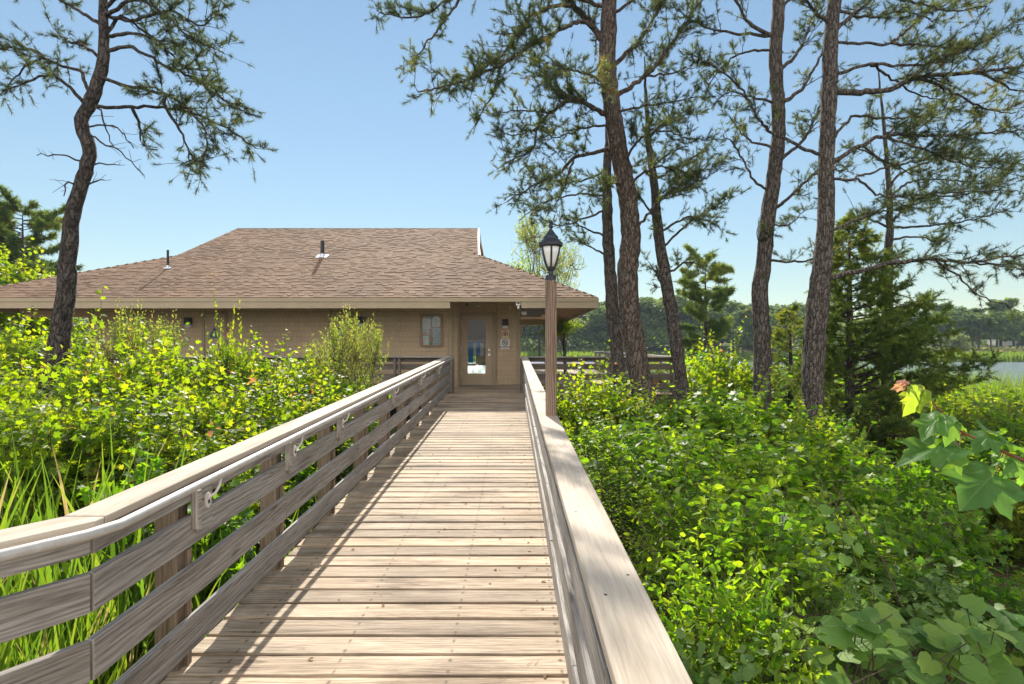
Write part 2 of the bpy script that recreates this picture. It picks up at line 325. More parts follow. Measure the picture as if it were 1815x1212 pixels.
M['pale_far'] = leaf_mat('pale_far_foliage',
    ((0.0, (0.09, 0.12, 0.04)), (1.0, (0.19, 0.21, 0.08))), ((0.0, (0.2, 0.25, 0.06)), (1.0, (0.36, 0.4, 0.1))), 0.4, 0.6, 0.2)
M['litter'] = leaf_mat('dead_leaf', ((0.0, (0.10, 0.05, 0.025)), (1.0, (0.28, 0.15, 0.07))), ((0.0, (0.12, 0.06, 0.02)), (1.0, (0.3, 0.16, 0.06))), 0.2, 0.7, 0.2)
M['straw'] = leaf_mat('pine_straw', ((0.0, (0.20, 0.10, 0.045)), (1.0, (0.50, 0.27, 0.12))), ((0.0, (0.2, 0.1, 0.04)), (1.0, (0.4, 0.2, 0.08))), 0.15, 0.7, 0.2)
M['flower'] = leaf_mat('yellow_petal', ((0.0, (0.55, 0.30, 0.02)), (1.0, (0.65, 0.45, 0.03))), ((0.0, (0.6, 0.35, 0.02)), (1.0, (0.7, 0.5, 0.03))), 0.4)
M['bark'] = bark_mat('pine_bark', (0.016, 0.013, 0.012), (0.088, 0.073, 0.064), (0.20, 0.172, 0.152))
M['bark_dark'] = bark_mat('dark_pine_bark', (0.014, 0.012, 0.012), (0.062, 0.051, 0.047), (0.145, 0.122, 0.112), 0.15)
M['bark_red'] = bark_mat('reddish_pine_bark', (0.017, 0.012, 0.010), (0.088, 0.065, 0.053), (0.20, 0.158, 0.132), 0.5)
M['twig'] = plain('twig_bark', (0.085, 0.066, 0.052), 0.9, var=0.25, scale=15)
M['stem'] = plain('shrub_stem', (0.10, 0.07, 0.05), 0.8, var=0.3, scale=15)
M['red_stem'] = plain('reddish_leaf_stalk', (0.20, 0.06, 0.03), 0.6, var=0.2, scale=30)

# ---------------------------------------------------------------- mesh helpers
class MB:
    def __init__(s): s.v = []; s.f = []; s.uv = []; s.n = 0
    def add(s, verts, faces, uvs):
        s.v.extend([tuple(float(c) for c in p) for p in verts])
        for f, u in zip(faces, uvs):
            s.f.append([i+s.n for i in f]); s.uv.extend(u)
        s.n += len(verts)
    def beam(s, a, b, w, h, up=(0, 0, 1), side=None, off=None):
        """rectangular bar from a to b: w across, h along up, grain along its length"""
        a = np.array(a, float); b = np.array(b, float); L = np.linalg.norm(b-a); t = (b-a)/max(L, 1e-9)
        up = np.array(up, float)
        sd = np.cross(t, up) if side is None else np.array(side, float)
        sd = sd/np.linalg.norm(sd)
        o = rng.uniform(0, 50, 2) if off is None else off
        P = [e + sd*x*w/2 + up*z*h/2 for e in (a, b) for x, z in ((-1, -1), (1, -1), (1, 1), (-1, 1))]
        F_ = [(0, 4, 5, 1), (1, 5, 6, 2), (2, 6, 7, 3), (3, 7, 4, 0), (0, 1, 2, 3), (7, 6, 5, 4)]
        U = []
        acc = 0.0
        for wd in (w, h, w, h):
            U.append([(o[0], o[1]+acc), (o[0]+L, o[1]+acc), (o[0]+L, o[1]+acc+wd), (o[0], o[1]+acc+wd)]); acc += wd
        for _ in range(2): U.append([(o[0], o[1]), (o[0], o[1]+w), (o[0]+h, o[1]+w), (o[0]+h, o[1])])
        s.add(P, F_, U); return s
    def box(s, c, d, off=None):
        c = np.array(c, float); i = int(np.argmax(d)); e = np.zeros(3); e[i] = d[i]/2
        if i == 2: return s.beam(c-e, c+e, d[0], d[1], up=(0, 1, 0), off=off)
        if i == 0: return s.beam(c-e, c+e, d[1], d[2], off=off)
        return s.beam(c-e, c+e, d[0], d[2], off=off)
    def tube(s, pts, rad, n=8, cap=True, wob=0.0):
        pts = np.array(pts, float); k = len(pts); rad = np.broadcast_to(np.array(rad, float), (k,))
        T = np.gradient(pts, axis=0); T /= np.linalg.norm(T, axis=1, keepdims=True)+1e-9
        ref = np.array((0.0, 0, 1)) if abs(T[0, 2]) < 0.9 else np.array((1.0, 0, 0))
        ang = np.arange(n)*2*math.pi/n; P = []
        x = np.cross(T[0], ref); x /= np.linalg.norm(x)
        for i in range(k):
            x = x-T[i]*np.dot(x, T[i]); x /= np.linalg.norm(x)+1e-9
            y = np.cross(T[i], x)
            rr = rad[i]*(1+wob*rng.normal(0, 1, n)) if wob else np.full(n, rad[i])
            P.append(pts[i]+np.outer(np.cos(ang)*rr, x)+np.outer(np.sin(ang)*rr, y))
        P = np.concatenate(P); Fs = []; U = []
        for i in range(k-1):
            for j in range(n):
                j2 = (j+1) % n
                Fs.append((i*n+j, i*n+j2, (i+1)*n+j2, (i+1)*n+j)); U.append([(0, 0)]*4)
        if cap:
            Fs.append(tuple(range(n-1, -1, -1))); U.append([(0, 0)]*n)
            Fs.append(tuple((k-1)*n+j for j in range(n))); U.append([(0, 0)]*n)
        s.add(P, Fs, U); return s
    def lathe(s, c, prof, n=20):
        """prof: (radius, z) from bottom to top"""
        P = []; Fs = []; U = []
        for r, z in prof:
            for j in range(n): a = 2*math.pi*j/n; P.append((c[0]+r*math.cos(a), c[1]+r*math.sin(a), c[2]+z))
        for i in range(len(prof)-1):
            for j in range(n):
                j2 = (j+1) % n; Fs.append((i*n+j, i*n+j2, (i+1)*n+j2, (i+1)*n+j)); U.append([(0, 0)]*4)
        Fs.append(tuple(range(n-1, -1, -1))); U.append([(0, 0)]*n)
        m_ = (len(prof)-1)*n; Fs.append(tuple(m_+j for j in range(n))); U.append([(0, 0)]*n)
        s.add(P, Fs, U); return s
    def poly(s, pts, uvs=None):
        s.add(pts, [tuple(range(len(pts)))], [uvs or [(0, 0)]*len(pts)]); return s
    def prism(s, pts, d):
        """solid from a polygon pushed along d"""
        k = len(pts); a = [np.array(p, float) for p in pts]; d = np.array(d, float)
        P = a+[p+d for p in a]; Fs = [tuple(range(k)), tuple(range(2*k-1, k-1, -1))]
        Fs += [((i+1) % k, i, k+i, k+(i+1) % k) for i in range(k)]
        s.add(P, Fs, [[(0, 0)]*len(f) for f in Fs]); return s
    def disc(s, c, r, nrm_y, t=0.004, n=18, sx=1.0):
        return s.prism([(c[0]+sx*r*math.cos(2*math.pi*i/n), c[1], c[2]+r*math.sin(2*math.pi*i/n)) for i in range(n)], (0, nrm_y*t, 0))
    def mesh(s, name, mat, smooth=False):
        me = bpy.data.meshes.new(name); me.from_pydata(s.v, [], s.f)
        ul = me.uv_layers.new(name='UVMap'); ul.data.foreach_set('uv', np.array(s.uv, float).ravel())
        if mat: me.materials.append(mat)
        if smooth: me.polygons.foreach_set('use_smooth', [True]*len(me.polygons))
        me.update(); return me

def link(name, data, parent=None, loc=None):
    o = bpy.data.objects.new(name, data); COL.objects.link(o)
    if parent is not None: o.parent = parent
    if loc is not None: o.location = tuple(float(c) for c in loc)
    return o
def obj(name, mb, mat, parent=None, bevel=0.0, smooth=False, org=None):
    """links a part; vertices are given in world space, org is the parent's place"""
    if org is not None: mb.v = [(a-org[0], b-org[1], c-org[2]) for a, b, c in mb.v]
    o = link(name, mb.mesh(name, mat, smooth), parent)
    if bevel:
        bv = o.modifiers.new('bevel', 'BEVEL'); bv.width = bevel; bv.segments = 2; bv.limit_method = 'ANGLE'
        bv.harden_normals = False
    return o
def tag(o, label, cat, group=None):
    o['label'] = label; o['category'] = cat
    if group: o['group'] = group
    return o
def thing(name, label, cat, loc=(0, 0, 0), group=None):
    return tag(link(name, None, None, loc), label, cat, group)
def struct(o, kind='structure'): o['kind'] = kind; return o
def dup(root, loc, rotz=0.0, scale=(1, 1, 1), label=None, group=None):
    r = root.copy(); COL.objects.link(r); r.location = tuple(float(c) for c in loc); r.rotation_euler = (0, 0, rotz); r.scale = scale
    if label: r['label'] = label
    if group: r['group'] = group
    for ch in root.children:
        c = ch.copy(); COL.objects.link(c); c.parent = r
        for g in ch.children:
            q = g.copy(); COL.objects.link(q); q.parent = c
    return r

def fast_mesh(name, V, T, mat, tint=None, smooth=False, xy=None):
    """triangle mesh from arrays"""
    me = bpy.data.meshes.new(name); nv, nf = len(V), len(T)
    me.vertices.add(nv); me.vertices.foreach_set('co', np.ascontiguousarray(V, dtype=np.float32).ravel())
    me.loops.add(nf*3); me.loops.foreach_set('vertex_index', np.ascontiguousarray(T, dtype=np.int32).ravel())
    me.polygons.add(nf); me.polygons.foreach_set('loop_start', np.arange(0, nf*3, 3, dtype=np.int32))
    if smooth: me.polygons.foreach_set('use_smooth', np.ones(nf, dtype=bool))
    if tint is not None:
        a = me.attributes.new('tint', 'FLOAT', 'POINT'); a.data.foreach_set('value', np.ascontiguousarray(tint, dtype=np.float32))
    if xy is not None:
        a = me.attributes.new('leafxy', 'FLOAT_VECTOR', 'POINT'); a.data.foreach_set('vector', np.ascontiguousarray(np.tile(xy, (nv//len(xy), 1)), dtype=np.float32).ravel())
    me.materials.append(mat); me.update(calc_edges=True); me.validate(); return me
def norm(v): return v/(np.linalg.norm(v, axis=-1, keepdims=True)+1e-9)
def fan(out, fold=0.18, droop=0.18):
    """leaf template from the right half of its outline (base to tip)"""
    right = [(x, y) for x, y in out]; left = [(-x, y) for x, y in out[-2:0:-1]]
    pts = right+left; c = (0, 0.42)
    V = np.array([(x, y, fold*abs(x)-droop*y*y) for x, y in pts]+[(c[0], c[1], -droop*c[1]**2-0.02)])
    k = len(pts); T = np.array([(k, i, (i+1) % k) for i in range(k)])
    return V, T
MAPLE = fan([(0, 0), (.18, .0), (.50, .20), (.31, .40), (.47, .74), (.17, .60), (0, 1)])
OVAL = fan([(0, 0), (.17, .18), (.25, .45), (.17, .75), (0, 1)], 0.35, 0.22)
GRAPE = fan([(0, .08), (.12, -.06), (.36, -.06), (.53, .18), (.50, .42), (.42, .58), (.36, .80), (.16, .80), (0, 1)], 0.12, 0.15)
BAYL = fan([(0, 0), (.13, .45), (.15, .7), (0, 1)], 0.3, 0.1)
def stamp(tpl, pos, tip, nrm, size, tint, wide=None):
    V, T = tpl; pos = np.asarray(pos); tip = norm(np.asarray(tip)); s = norm(np.cross(tip, np.asarray(nrm))); nn = np.cross(s, tip)
    size = np.asarray(size)[:, None, None]
    X = V[None, :, 0:1]*s[:, None, :]*(1 if wide is None else wide)+V[None, :, 1:2]*tip[:, None, :]+V[None, :, 2:3]*nn[:, None, :]
    P = (pos[:, None, :]+X*size).reshape(-1, 3)
    TT = (T[None]+(np.arange(len(pos))*len(V))[:, None, None]).reshape(-1, 3)
    return P, TT, np.repeat(np.asarray(tint), len(V))
def join(parts):
    V, T, C, n0 = [], [], [], 0
    for v, t, c in parts: V.append(v); T.append(t+n0); C.append(c); n0 += len(v)
    return np.concatenate(V), np.concatenate(T), np.concatenate(C)

# ---------------------------------------------------------------- ground, water
WATER_Z = -1.3
def sm(a, b, x): t = np.clip((x-a)/(b-a), 0, 1); return t*t*(3-2*t)
def gz(x, y):
    x = np.asarray(x, float); y = np.asarray(y, float)
    z = -0.62-0.35*sm(1.0, 6.0, x)+0.05*np.sin(x*1.3+y*0.7)*np.cos(y*1.1-x*0.4)
    shore = 33-9*sm(4, 12, x)+2.5*np.sin(x*0.15)                       # near edge of the lake
    shore = shore+60*sm(-18, -40, x)
    z = z*(1-sm(-4, 2, y-shore))+(-2.6)*sm(-4, 2, y-shore)
    fe = 108+3*np.sin(x*0.06)+4*np.sin(x*0.021+1)
    k = sm(-3, 4, y-fe)
    z = z*(1-k)+k*(-0.9+2.4*sm(0, 22, y-fe)+5*sm(20, 250, y-fe))
    return z
def grid(name, xs, ys, zf, mat, off=0.0):
    X, Y = np.meshgrid(xs, ys); Z = zf(X, Y)+off
    V = np.stack([X, Y, Z], -1).reshape(-1, 3); nx, ny = len(xs), len(ys)
    i, j = np.meshgrid(np.arange(nx-1), np.arange(ny-1)); a = (j*nx+i).ravel()
    T = np.concatenate([np.stack([a, a+1, a+nx+1], 1), np.stack([a, a+nx+1, a+nx], 1)])
    return link(name, fast_mesh(name, V, T, mat, smooth=True))
xs = np.concatenate([-np.geomspace(1500, 30, 24), np.arange(-29, 30, 0.5), np.geomspace(30, 1500, 24)])
xs = np.unique(np.concatenate([xs, np.arange(-90, 130, 4.0)]))
ys = np.unique(np.concatenate([-np.geomspace(600, 8, 14), np.arange(-7, 40, 0.5), np.arange(40, 150, 2.0), np.geomspace(150, 1800, 20)]))
struct(grid('ground', xs, ys, gz, M['ground']))
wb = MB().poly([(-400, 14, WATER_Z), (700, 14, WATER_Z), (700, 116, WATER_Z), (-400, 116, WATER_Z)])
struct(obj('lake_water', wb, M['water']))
struct(grid('lawn', np.linspace(34, 62, 15), np.linspace(116, 126, 6), gz, M['lawn'], 0.05))
struct(grid('lawn', np.linspace(84, 112, 15), np.linspace(117, 127, 6), gz, M['lawn'], 0.05))

# ---------------------------------------------------------------- boardwalk and porch floor
mb = MB(); PITCH = 0.189; d = -3.0
while d < FLAT-0.02:
    xl = -1.74-(max(0, 2.2-d))*0.66; xr = 0.36
    tw = rng.normal(0, 0.0016, 2)
    cz = rng.uniform(-0.0025, 0.0015)
    a = np.array((xl+rng.uniform(-.006, .006), d+PITCH/2, dz(d+PITCH/2)-0.019+cz)); b_ = np.array((xr+rng.uniform(-.006, .006), d+PITCH/2, dz(d+PITCH/2)-0.019+cz))
    a[2] += tw[0]; b_[2] += tw[1]
    mb.beam(a, b_, PITCH-0.017-abs(rng.normal(0, 0.0012)), 0.038, off=(rng.uniform(0, 60), 0.19*rng.integers(0, 80)))
    d += PITCH
bw = struct(obj('boardwalk', mb, M['deck'], bevel=0.004))
mb = MB()
for x in (-1.66, -1.1, -0.55, 0.0, 0.28): mb.beam((x, -3, dz(-3)-0.13), (x, FLAT, PZ-0.13), 0.045, 0.18)
for d in np.arange(2.9, 15, 2.4): mb.beam((-1.75, d, dz(d)-0.3), (0.37, d, dz(d)-0.3), 0.09, 0.16)
struct(obj('boardwalk_joists', mb, M['post']))
mb = MB(); d = FLAT
while d < 30.2:
    for (xa, xb) in (((-16.0, -1.9), (-1.9, 0.24), (0.24, 4.4)) if d < 17.4 else ((-1.9, 0.24), (0.24, 4.4)) if d < 18.5 else ((0.24, 4.4),)):
        x0 = xa
        while x0 < xb-0.01:
            x1 = min(xb, x0+rng.uniform(2.6, 4.2)) if xb-x0 > 4.4 else xb
            mb.beam((x0+.002, d+PITCH/2, PZ-0.019+rng.uniform(-.002, .001)), (x1-.002, d+PITCH/2, PZ-0.019+rng.uniform(-.002, .001)), PITCH-0.008, 0.038, off=(rng.uniform(0, 60), 0.19*rng.integers(0, 80)))
            x0 = x1
    d += PITCH
struct(obj('porch_deck', mb, M['deck']))
mb = MB()
for x in np.arange(-15.9, 4.4, 2.25):
    if -1.8 < x < 0.2: continue
    mb.beam((x, FLAT+0.15, -1.0), (x, FLAT+0.15, PZ-0.04), 0.14, 0.14, up=(0, 1, 0))
mb.beam((-16, FLAT+0.05, PZ-0.16), (-1.75, FLAT+0.05, PZ-0.16), 0.04, 0.24); mb.beam((0.36, FLAT+0.05, PZ-0.16), (4.4, FLAT+0.05, PZ-0.16), 0.04, 0.24)
mb.beam((4.38, FLAT+0.1, PZ-0.16), (4.38, 30.2, PZ-0.16), 0.04, 0.24)
struct(obj('porch_framing', mb, M['dark_rail']))

# ---------------------------------------------------------------- railings
CAPH = 0.99
RAILS = ((0.095, 0.255), (0.36, 0.52), (0.63, 0.785))
lr = thing('wooden_railing', 'weathered wooden boardwalk railing carrying a metal pipe handrail, along the shrubs', 'railing')
def rp(x, d, h): return (x, d, dz(d)+h)
posts_d = [2.94+1.205*k for k in range(11)]
for d in posts_d:
    p = MB()
    p.beam((-1.765, d, -1.0), (-1.765, d, dz(d)+CAPH-0.04), 0.12, 0.09, up=(0, 1, 0))
    p.beam((-1.695, d+0.028, -1.0), (-1.695, d+0.028, dz(d)+0.60), 0.02, 0.04, up=(0, 1, 0))
    obj('post', p, M['post'], lr, bevel=0.004)
BX, BD = -1.685, 2.24                    # where the railing turns outwards near the camera
def bend(off, h, k):                     # points on the turned stretch, k metres from the corner
    q = np.array((-0.545, -0.838)); nrm = np.array((0.838, -0.545))
    c = np.array((BX, BD))+np.array((off, 0))*1.0+q*k
    return (c[0], c[1], dz(BD)+h)
ends = [BD]+[posts_d[i] for i in (2, 4, 6, 8)]+[FLAT-0.04]
for i, (h0, h1) in enumerate(RAILS):
    hm, hh = (h0+h1)/2, h1-h0
    e = ends if i != 1 else [BD]+[posts_d[j] for j in (1, 3, 5, 7, 9)]+[FLAT-0.04]
    for a, b_ in zip(e[:-1], e[1:]):
        obj('rail', MB().beam(rp(-1.668, a+.002, hm), rp(-1.668, b_-.002, hm), 0.036, hh+rng.uniform(-.006, .006), side=(1, 0, 0)), M['rail'], lr, bevel=0.004)
    obj('rail', MB().beam(bend(0.017, hm, 0.002), bend(0.017, hm, 2.6), 0.036, hh), M['rail'], lr, bevel=0.004)
for a, b_ in ((BD, posts_d[3]), (posts_d[3], posts_d[7]), (posts_d[7], FLAT-0.04)):
    obj('top_board', MB().beam(rp(-1.668, a+.002, 0.905), rp(-1.668, b_-.002, 0.905), 0.036, 0.09, side=(1, 0, 0)), M['rail'], lr, bevel=0.004)
obj('top_board', MB().beam(bend(0.017, 0.905, 0.002), bend(0.017, 0.905, 2.6), 0.036, 0.09), M['rail'], lr, bevel=0.004)
for a, b_ in ((BD+.06, posts_d[2]+.2), (posts_d[2]+.2, posts_d[6]+.1), (posts_d[6]+.1, FLAT-0.10)):
    obj('cap_rail', MB().beam(rp(-1.735, a+.0015, CAPH-.019), rp(-1.735, b_-.0015, CAPH-.019), 0.17, 0.038, side=(1, 0, 0)), M['cap'], lr, bevel=0.006)
# mitred cap of the turned stretch
e0, e1 = -0.085-1.735, 0.085-1.735
z1 = dz(BD)+CAPH
q = np.array((-0.545, -0.838))
a0 = np.array((e0, BD+.0585)); a1 = np.array((e1, BD+.0585))
L = 2.7
def mitre_pts(z): return [(a0[0], a0[1], z), (a1[0], a1[1], z), (a1[0]+0.004, a1[1]-.06, z), (a1[0]+q[0]*L, a1[1]-.06+q[1]*L, z), (a1[0]+q[0]*L-0.145, a1[1]-.06+q[1]*L+0.095, z), (a0[0]-0.002, a0[1]+0.0, z)]
mm = MB(); pts = mitre_pts(z1-0.038)[:5]; P5 = pts+[(p[0], p[1], z1) for p in pts]
fc = [(4, 3, 2, 1, 0), (5, 6, 7, 8, 9)]+[(i, (i+1) % 5, 5+(i+1) % 5, 5+i) for i in range(5)]
def cuv(p): r = np.array((p[0]-a1[0], p[1]-a1[1])); return (float(r@q)+7, float(r@np.array((0.838, -0.545)))+3+p[2]*0.9)
mm.add(P5, fc, [[cuv(P5[i]) for i in f] for f in fc]); obj('cap_rail', mm, M['cap'], lr, bevel=0.006)
for d in (-0.1, ):
    p = MB(); c = bend(-0.085, 0, 0.95); p.beam((c[0], c[1], -1), (c[0], c[1], z1-0.04), 0.10, 0.10, up=(-.545, -.838, 0)); obj('post', p, M['post'], lr, bevel=0.004)
# pipe handrail with brackets
hp = [bend(0.10, 0.955, k) for k in (2.6, 1.5, 0.6, 0.22)]+[bend(0.098, 0.955, 0.08), rp(-1.588, BD+.06, .955), rp(-1.588, BD+.2, .955)]+[rp(-1.588, x, 0.955) for x in np.arange(2.9, FLAT-0.5, 0.9)]+[rp(-1.588, FLAT-0.35, 0.955)]
obj('handrail', MB().tube(hp, 0.0215, 14), M['steel'], lr, smooth=True)
for i, d in enumerate(posts_d[:10:1]):
    if i % 2 == 1 and i > 2: continue
    d2 = d+0.07
    bl = MB().beam(rp(-1.64, d2-.055, 0.80), rp(-1.64, d2+.075, 0.80), 0.022, 0.23, side=(1, 0, 0)); bl.beam(rp(-1.632, d2-.095, 0.815), rp(-1.632, d2-.06, 0.815), 0.04, 0.20, side=(1, 0, 0))
    blk = obj('bracket_block', bl, M['rail'], lr, bevel=0.003)
    br = MB()
    c = np.array(rp(-1.629, d2+.015, 0.835))
    k = 16; br.prism([(c[0], c[1]+0.026*math.cos(2*math.pi*j/k), c[2]+0.042*math.sin(2*math.pi*j/k)) for j in range(k)], (0.012, 0, 0))
    br.tube([c+(0.01, 0, 0.012), c+(0.035, 0.02, 0.03), c+(0.041, 0.05, 0.06), c+(0.041, 0.07, 0.10)], 0.008, 8)
    b2 = obj('bracket', br, M['bracket'], blk, bevel=0.002)
    dk = MB(); k = 10; cc = c+(0.0122, 0, -0.008); dk.prism([(cc[0], cc[1]+0.009*math.cos(2*math.pi*j/k), cc[2]+0.011*math.sin(2*math.pi*j/k)) for j in range(k)], (0.003, 0, 0))
    obj('bolt_hole', dk, M['black'], blk)

rr = thing('wooden_railing', 'weathered wooden boardwalk railing with wide flat cap, beside the lamp post', 'railing')
rposts = [-0.9+1.205*k for k in range(14)]
for d in rposts:
    p = MB(); p.beam((0.343, d, -1.4), (0.343, d, dz(d)+CAPH-0.04), 0.085, 0.09, up=(0, 1, 0)); obj('post', p, M['post'], rr, bevel=0.004)
for i, (h0, h1) in enumerate(RAILS):
    hm, hh = (h0+h1)/2, h1-h0
    e = [-2.5, 1.62+(-0.12 if i == 1 else 0.0)+0.9*(i == 0), 4.0+0.5*i, 7.5-i*.4, 11.1, FLAT-0.04]
    for a, b_ in zip(e[:-1], e[1:]):
        obj('rail', MB().beam(rp(0.279, a+.003, hm), rp(0.279+rng.uniform(-.003, .003), b_-.003, hm), 0.036, hh+rng.uniform(-.008, .008), side=(1, 0, 0)), M['rail'], rr, bevel=0.004)
for a, b_ in ((-2.5, 2.2), (2.2, 6.4), (6.4, FLAT-0.04)):
    obj('top_board', MB().beam(rp(0.281, a+.003, 0.885), rp(0.281, b_-.003, 0.885), 0.036, 0.13, side=(1, 0, 0)), M['rail'], rr, bevel=0.004)
for a, b_ in ((-2.5, 4.56), (4.56, FLAT-0.10)):
    obj('cap_rail', MB().beam(rp(0.304, a+.002, CAPH-.019), rp(0.304, b_-.002, CAPH-.019), 0.166, 0.038, side=(1, 0, 0)), M['cap'], rr, bevel=0.006)

for d, xo in ((1.62, -.04), (1.75, .05), (2.35, -.045), (3.0, .04), (3.65, -.04), (4.4, .04), (5.4, -.04)):
    sc_m = MB().lathe((0.304+xo, d, dz(d)+CAPH-.004), [(.0055, 0), (.0055, .0046), (.003, .0050)], 10); obj('screw', sc_m, M['black'], rr)
sc_m = MB(); c = bend(-.06, CAPH-.004, .30); sc_m.lathe(c, [(.008, 0), (.008, .0048), (.004, .0052)], 10); obj('screw', sc_m, M['black'], lr)
def porch_rail(x0, x1, y0, y1, label, nposts, dirv, double=False):
    t = thing('porch_railing', label, 'railing')
    a, b_ = np.array((x0, y0)), np.array((x1, y1)); off = np.array((0, 0.06)) if dirv == 'x' else np.array((-0.06, 0))
    for k in range(nposts):
        c = a+(b_-a)*k/(nposts-1)
        for s in ((-0.06, 0.06) if double else (0,)):
            e = (b_-a)/np.linalg.norm(b_-a)*s; p = MB()
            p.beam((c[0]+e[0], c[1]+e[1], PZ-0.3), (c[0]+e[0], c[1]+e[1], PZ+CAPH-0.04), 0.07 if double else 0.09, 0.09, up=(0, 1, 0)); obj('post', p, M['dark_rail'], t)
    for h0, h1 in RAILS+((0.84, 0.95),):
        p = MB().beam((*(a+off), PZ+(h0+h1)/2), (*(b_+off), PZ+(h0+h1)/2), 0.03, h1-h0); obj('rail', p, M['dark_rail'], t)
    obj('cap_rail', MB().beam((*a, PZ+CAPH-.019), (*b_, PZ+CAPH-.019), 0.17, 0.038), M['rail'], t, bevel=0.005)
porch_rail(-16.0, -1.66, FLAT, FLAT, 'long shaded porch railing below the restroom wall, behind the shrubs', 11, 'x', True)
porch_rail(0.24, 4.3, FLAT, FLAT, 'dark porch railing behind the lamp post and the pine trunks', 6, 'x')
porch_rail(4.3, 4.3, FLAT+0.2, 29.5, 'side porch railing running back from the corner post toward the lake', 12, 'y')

# ---------------------------------------------------------------- building
B = thing('lakeside_building', 'low tan shingled building with a broad brown hipped roof at the boardwalk end', 'building', (-6, 18, PZ))
BO = (-6, 18, PZ)
def bo(name, mb, mat, parent=None, **k): return obj(name, mb, mat, parent or B, org=BO if True else None, **k)
WY, DY, XL, XC, XR, BY = 17.46, 18.6, -13.0, -1.87, 0.24, 26.2
TOP, WTOP = 3.82, 3.6
def wall_xz(mb, x0, x1, y, z0, z1, t=0.15):
    """wall facing the camera with siding coordinates in metres"""
    P = [(x0, y, z0), (x1, y, z0), (x1, y, z1), (x0, y, z1), (x0, y+t, z0), (x1, y+t, z0), (x1, y+t, z1), (x0, y+t, z1)]
    Fs = [(0, 1, 2, 3), (5, 4, 7, 6), (4, 0, 3, 7), (1, 5, 6, 2), (3, 2, 6, 7), (4, 5, 1, 0)]
    U = [[((P[i][0] if f in (Fs[0], Fs[1], Fs[4], Fs[5]) else P[i][1])+30, P[i][2]) for i in f] for f in Fs]
    mb.add(P, Fs, U); return mb
def wall_yz(mb, x, y0, y1, z0, z1, t=0.15):
    P = [(x, y0, z0), (x, y1, z0), (x, y1, z1), (x, y0, z1), (x-t, y0, z0), (x-t, y1, z0), (x-t, y1, z1), (x-t, y0, z1)]
    Fs = [(0, 1, 2, 3), (5, 4, 7, 6), (4, 0, 3, 7), (1, 5, 6, 2), (3, 2, 6, 7), (4, 5, 1, 0)]
    U = [[(P[i][1]+30, P[i][2]) for i in f] for f in Fs]
    mb.add(P, Fs, U); return mb
z0 = PZ-0.02
bo('wall', wall_xz(MB(), XL, XC, WY, z0, WTOP), M['siding'])
def px_x(px, d): return (px-CX)/F*d
def px_z(py, d): return EYE+(HY-py)/F*d
dx0, dx1 = px_x(817.5, DY), px_x(872.5, DY); dz1 = px_z(558.5, DY)
w = MB(); wall_xz(w, XC+0.15, dx0-0.05, DY, z0, TOP); wall_xz(w, dx1+0.05, XR, DY, z0, TOP); wall_xz(w, dx0-0.05, dx1+0.05, DY, dz1+0.05, TOP)
bo('entrance_wall', w, M['siding'])
bo('return_wall', wall_yz(MB(), XC+0.15, WY+0.15, DY+.15, z0, WTOP), M['siding'])
bo('side_wall', wall_yz(MB(), XR, DY+0.15, BY, z0, TOP-0.2), M['siding'])
bo('side_wall', wall_yz(MB(), XL+0.15, WY+0.15, BY, z0, TOP-0.2), M['siding'])
w = MB(); wall_xz(w, XL+.15, -2.6, BY-.15, z0, TOP-0.2); wall_xz(w, -0.2, XR-.15, BY-.15, z0, TOP-0.2); wall_xz(w, -2.6, -0.2, BY-.15, PZ+0.8, TOP-.2)
bo('back_wall', w, M['siding'])
cb = MB(); cb.box((XC-0.045, WY-0.012, (z0+WTOP)/2), (0.13, 0.03, WTOP-z0)); cb.box((XC+0.165, (WY+DY)/2-.28, (z0+WTOP)/2), (0.03, 0.14, WTOP-z0)); bo('corner_board', cb, M['trim'], bevel=0.004)
cb = MB(); cb.box((XR-0.045, DY-0.012, (z0+WTOP)/2), (0.11, 0.03, WTOP-z0)); bo('corner_board', cb, M['trim'], bevel=0.004)
cb = MB(); cb.box((XL+0.06, WY-0.012, (z0+WTOP)/2-.02), (0.13, 0.03, WTOP-z0-.04)); bo('corner_board', cb, M['trim'], bevel=0.004)
cb = MB(); x = px_x(236, WY); cb.box((x, WY-0.012, (z0+WTOP)/2-.02), (0.10, 0.03, WTOP-z0-.04)); bo('corner_board', cb, M['trim'], bevel=0.004)
# interior seen through the door glass
it = MB(); it.box((-2.0, 21.6, PZ-0.03), (4.2, 5.8, 0.03)); bo('floor', it, M['cork'])
it = MB(); it.box((-0.85, 22.4, PZ+2.6), (4.2, 7.2, 0.04)); bo('inner_ceiling', it, M['inside'])
it = MB(); it.box((-4.2, 22.4, PZ+1.3), (0.05, 7.2, 2.6)); bo('inner_wall', it, M['inside'])
# door
dm = MB(); t = 0.10; yd = DY+0.03
gx0, gx1, gz0, gz1 = px_x(829, DY), px_x(860.5, DY), px_z(662, DY), px_z(568, DY)
door = obj('door', (lambda m_: (m_.box(((dx0+gx0)/2, yd, (PZ+dz1)/2), (gx0-dx0, 0.045, dz1-PZ)), m_.box(((dx1+gx1)/2, yd, (PZ+dz1)/2), (dx1-gx1, 0.045, dz1-PZ)), m_.box(((gx0+gx1)/2, yd, (PZ+gz0)/2), (gx1-gx0, 0.045, gz0-PZ)), m_.box(((gx0+gx1)/2, yd, (dz1+gz1)/2), (gx1-gx0, 0.045, dz1-gz1)), m_)[-1])(MB()), M['door'], B, org=BO, bevel=0.003)
obj('glass_pane', MB().box(((gx0+gx1)/2, yd, (gz0+gz1)/2), (gx1-gx0, 0.008, gz1-gz0)), M['glass'], door, org=BO)
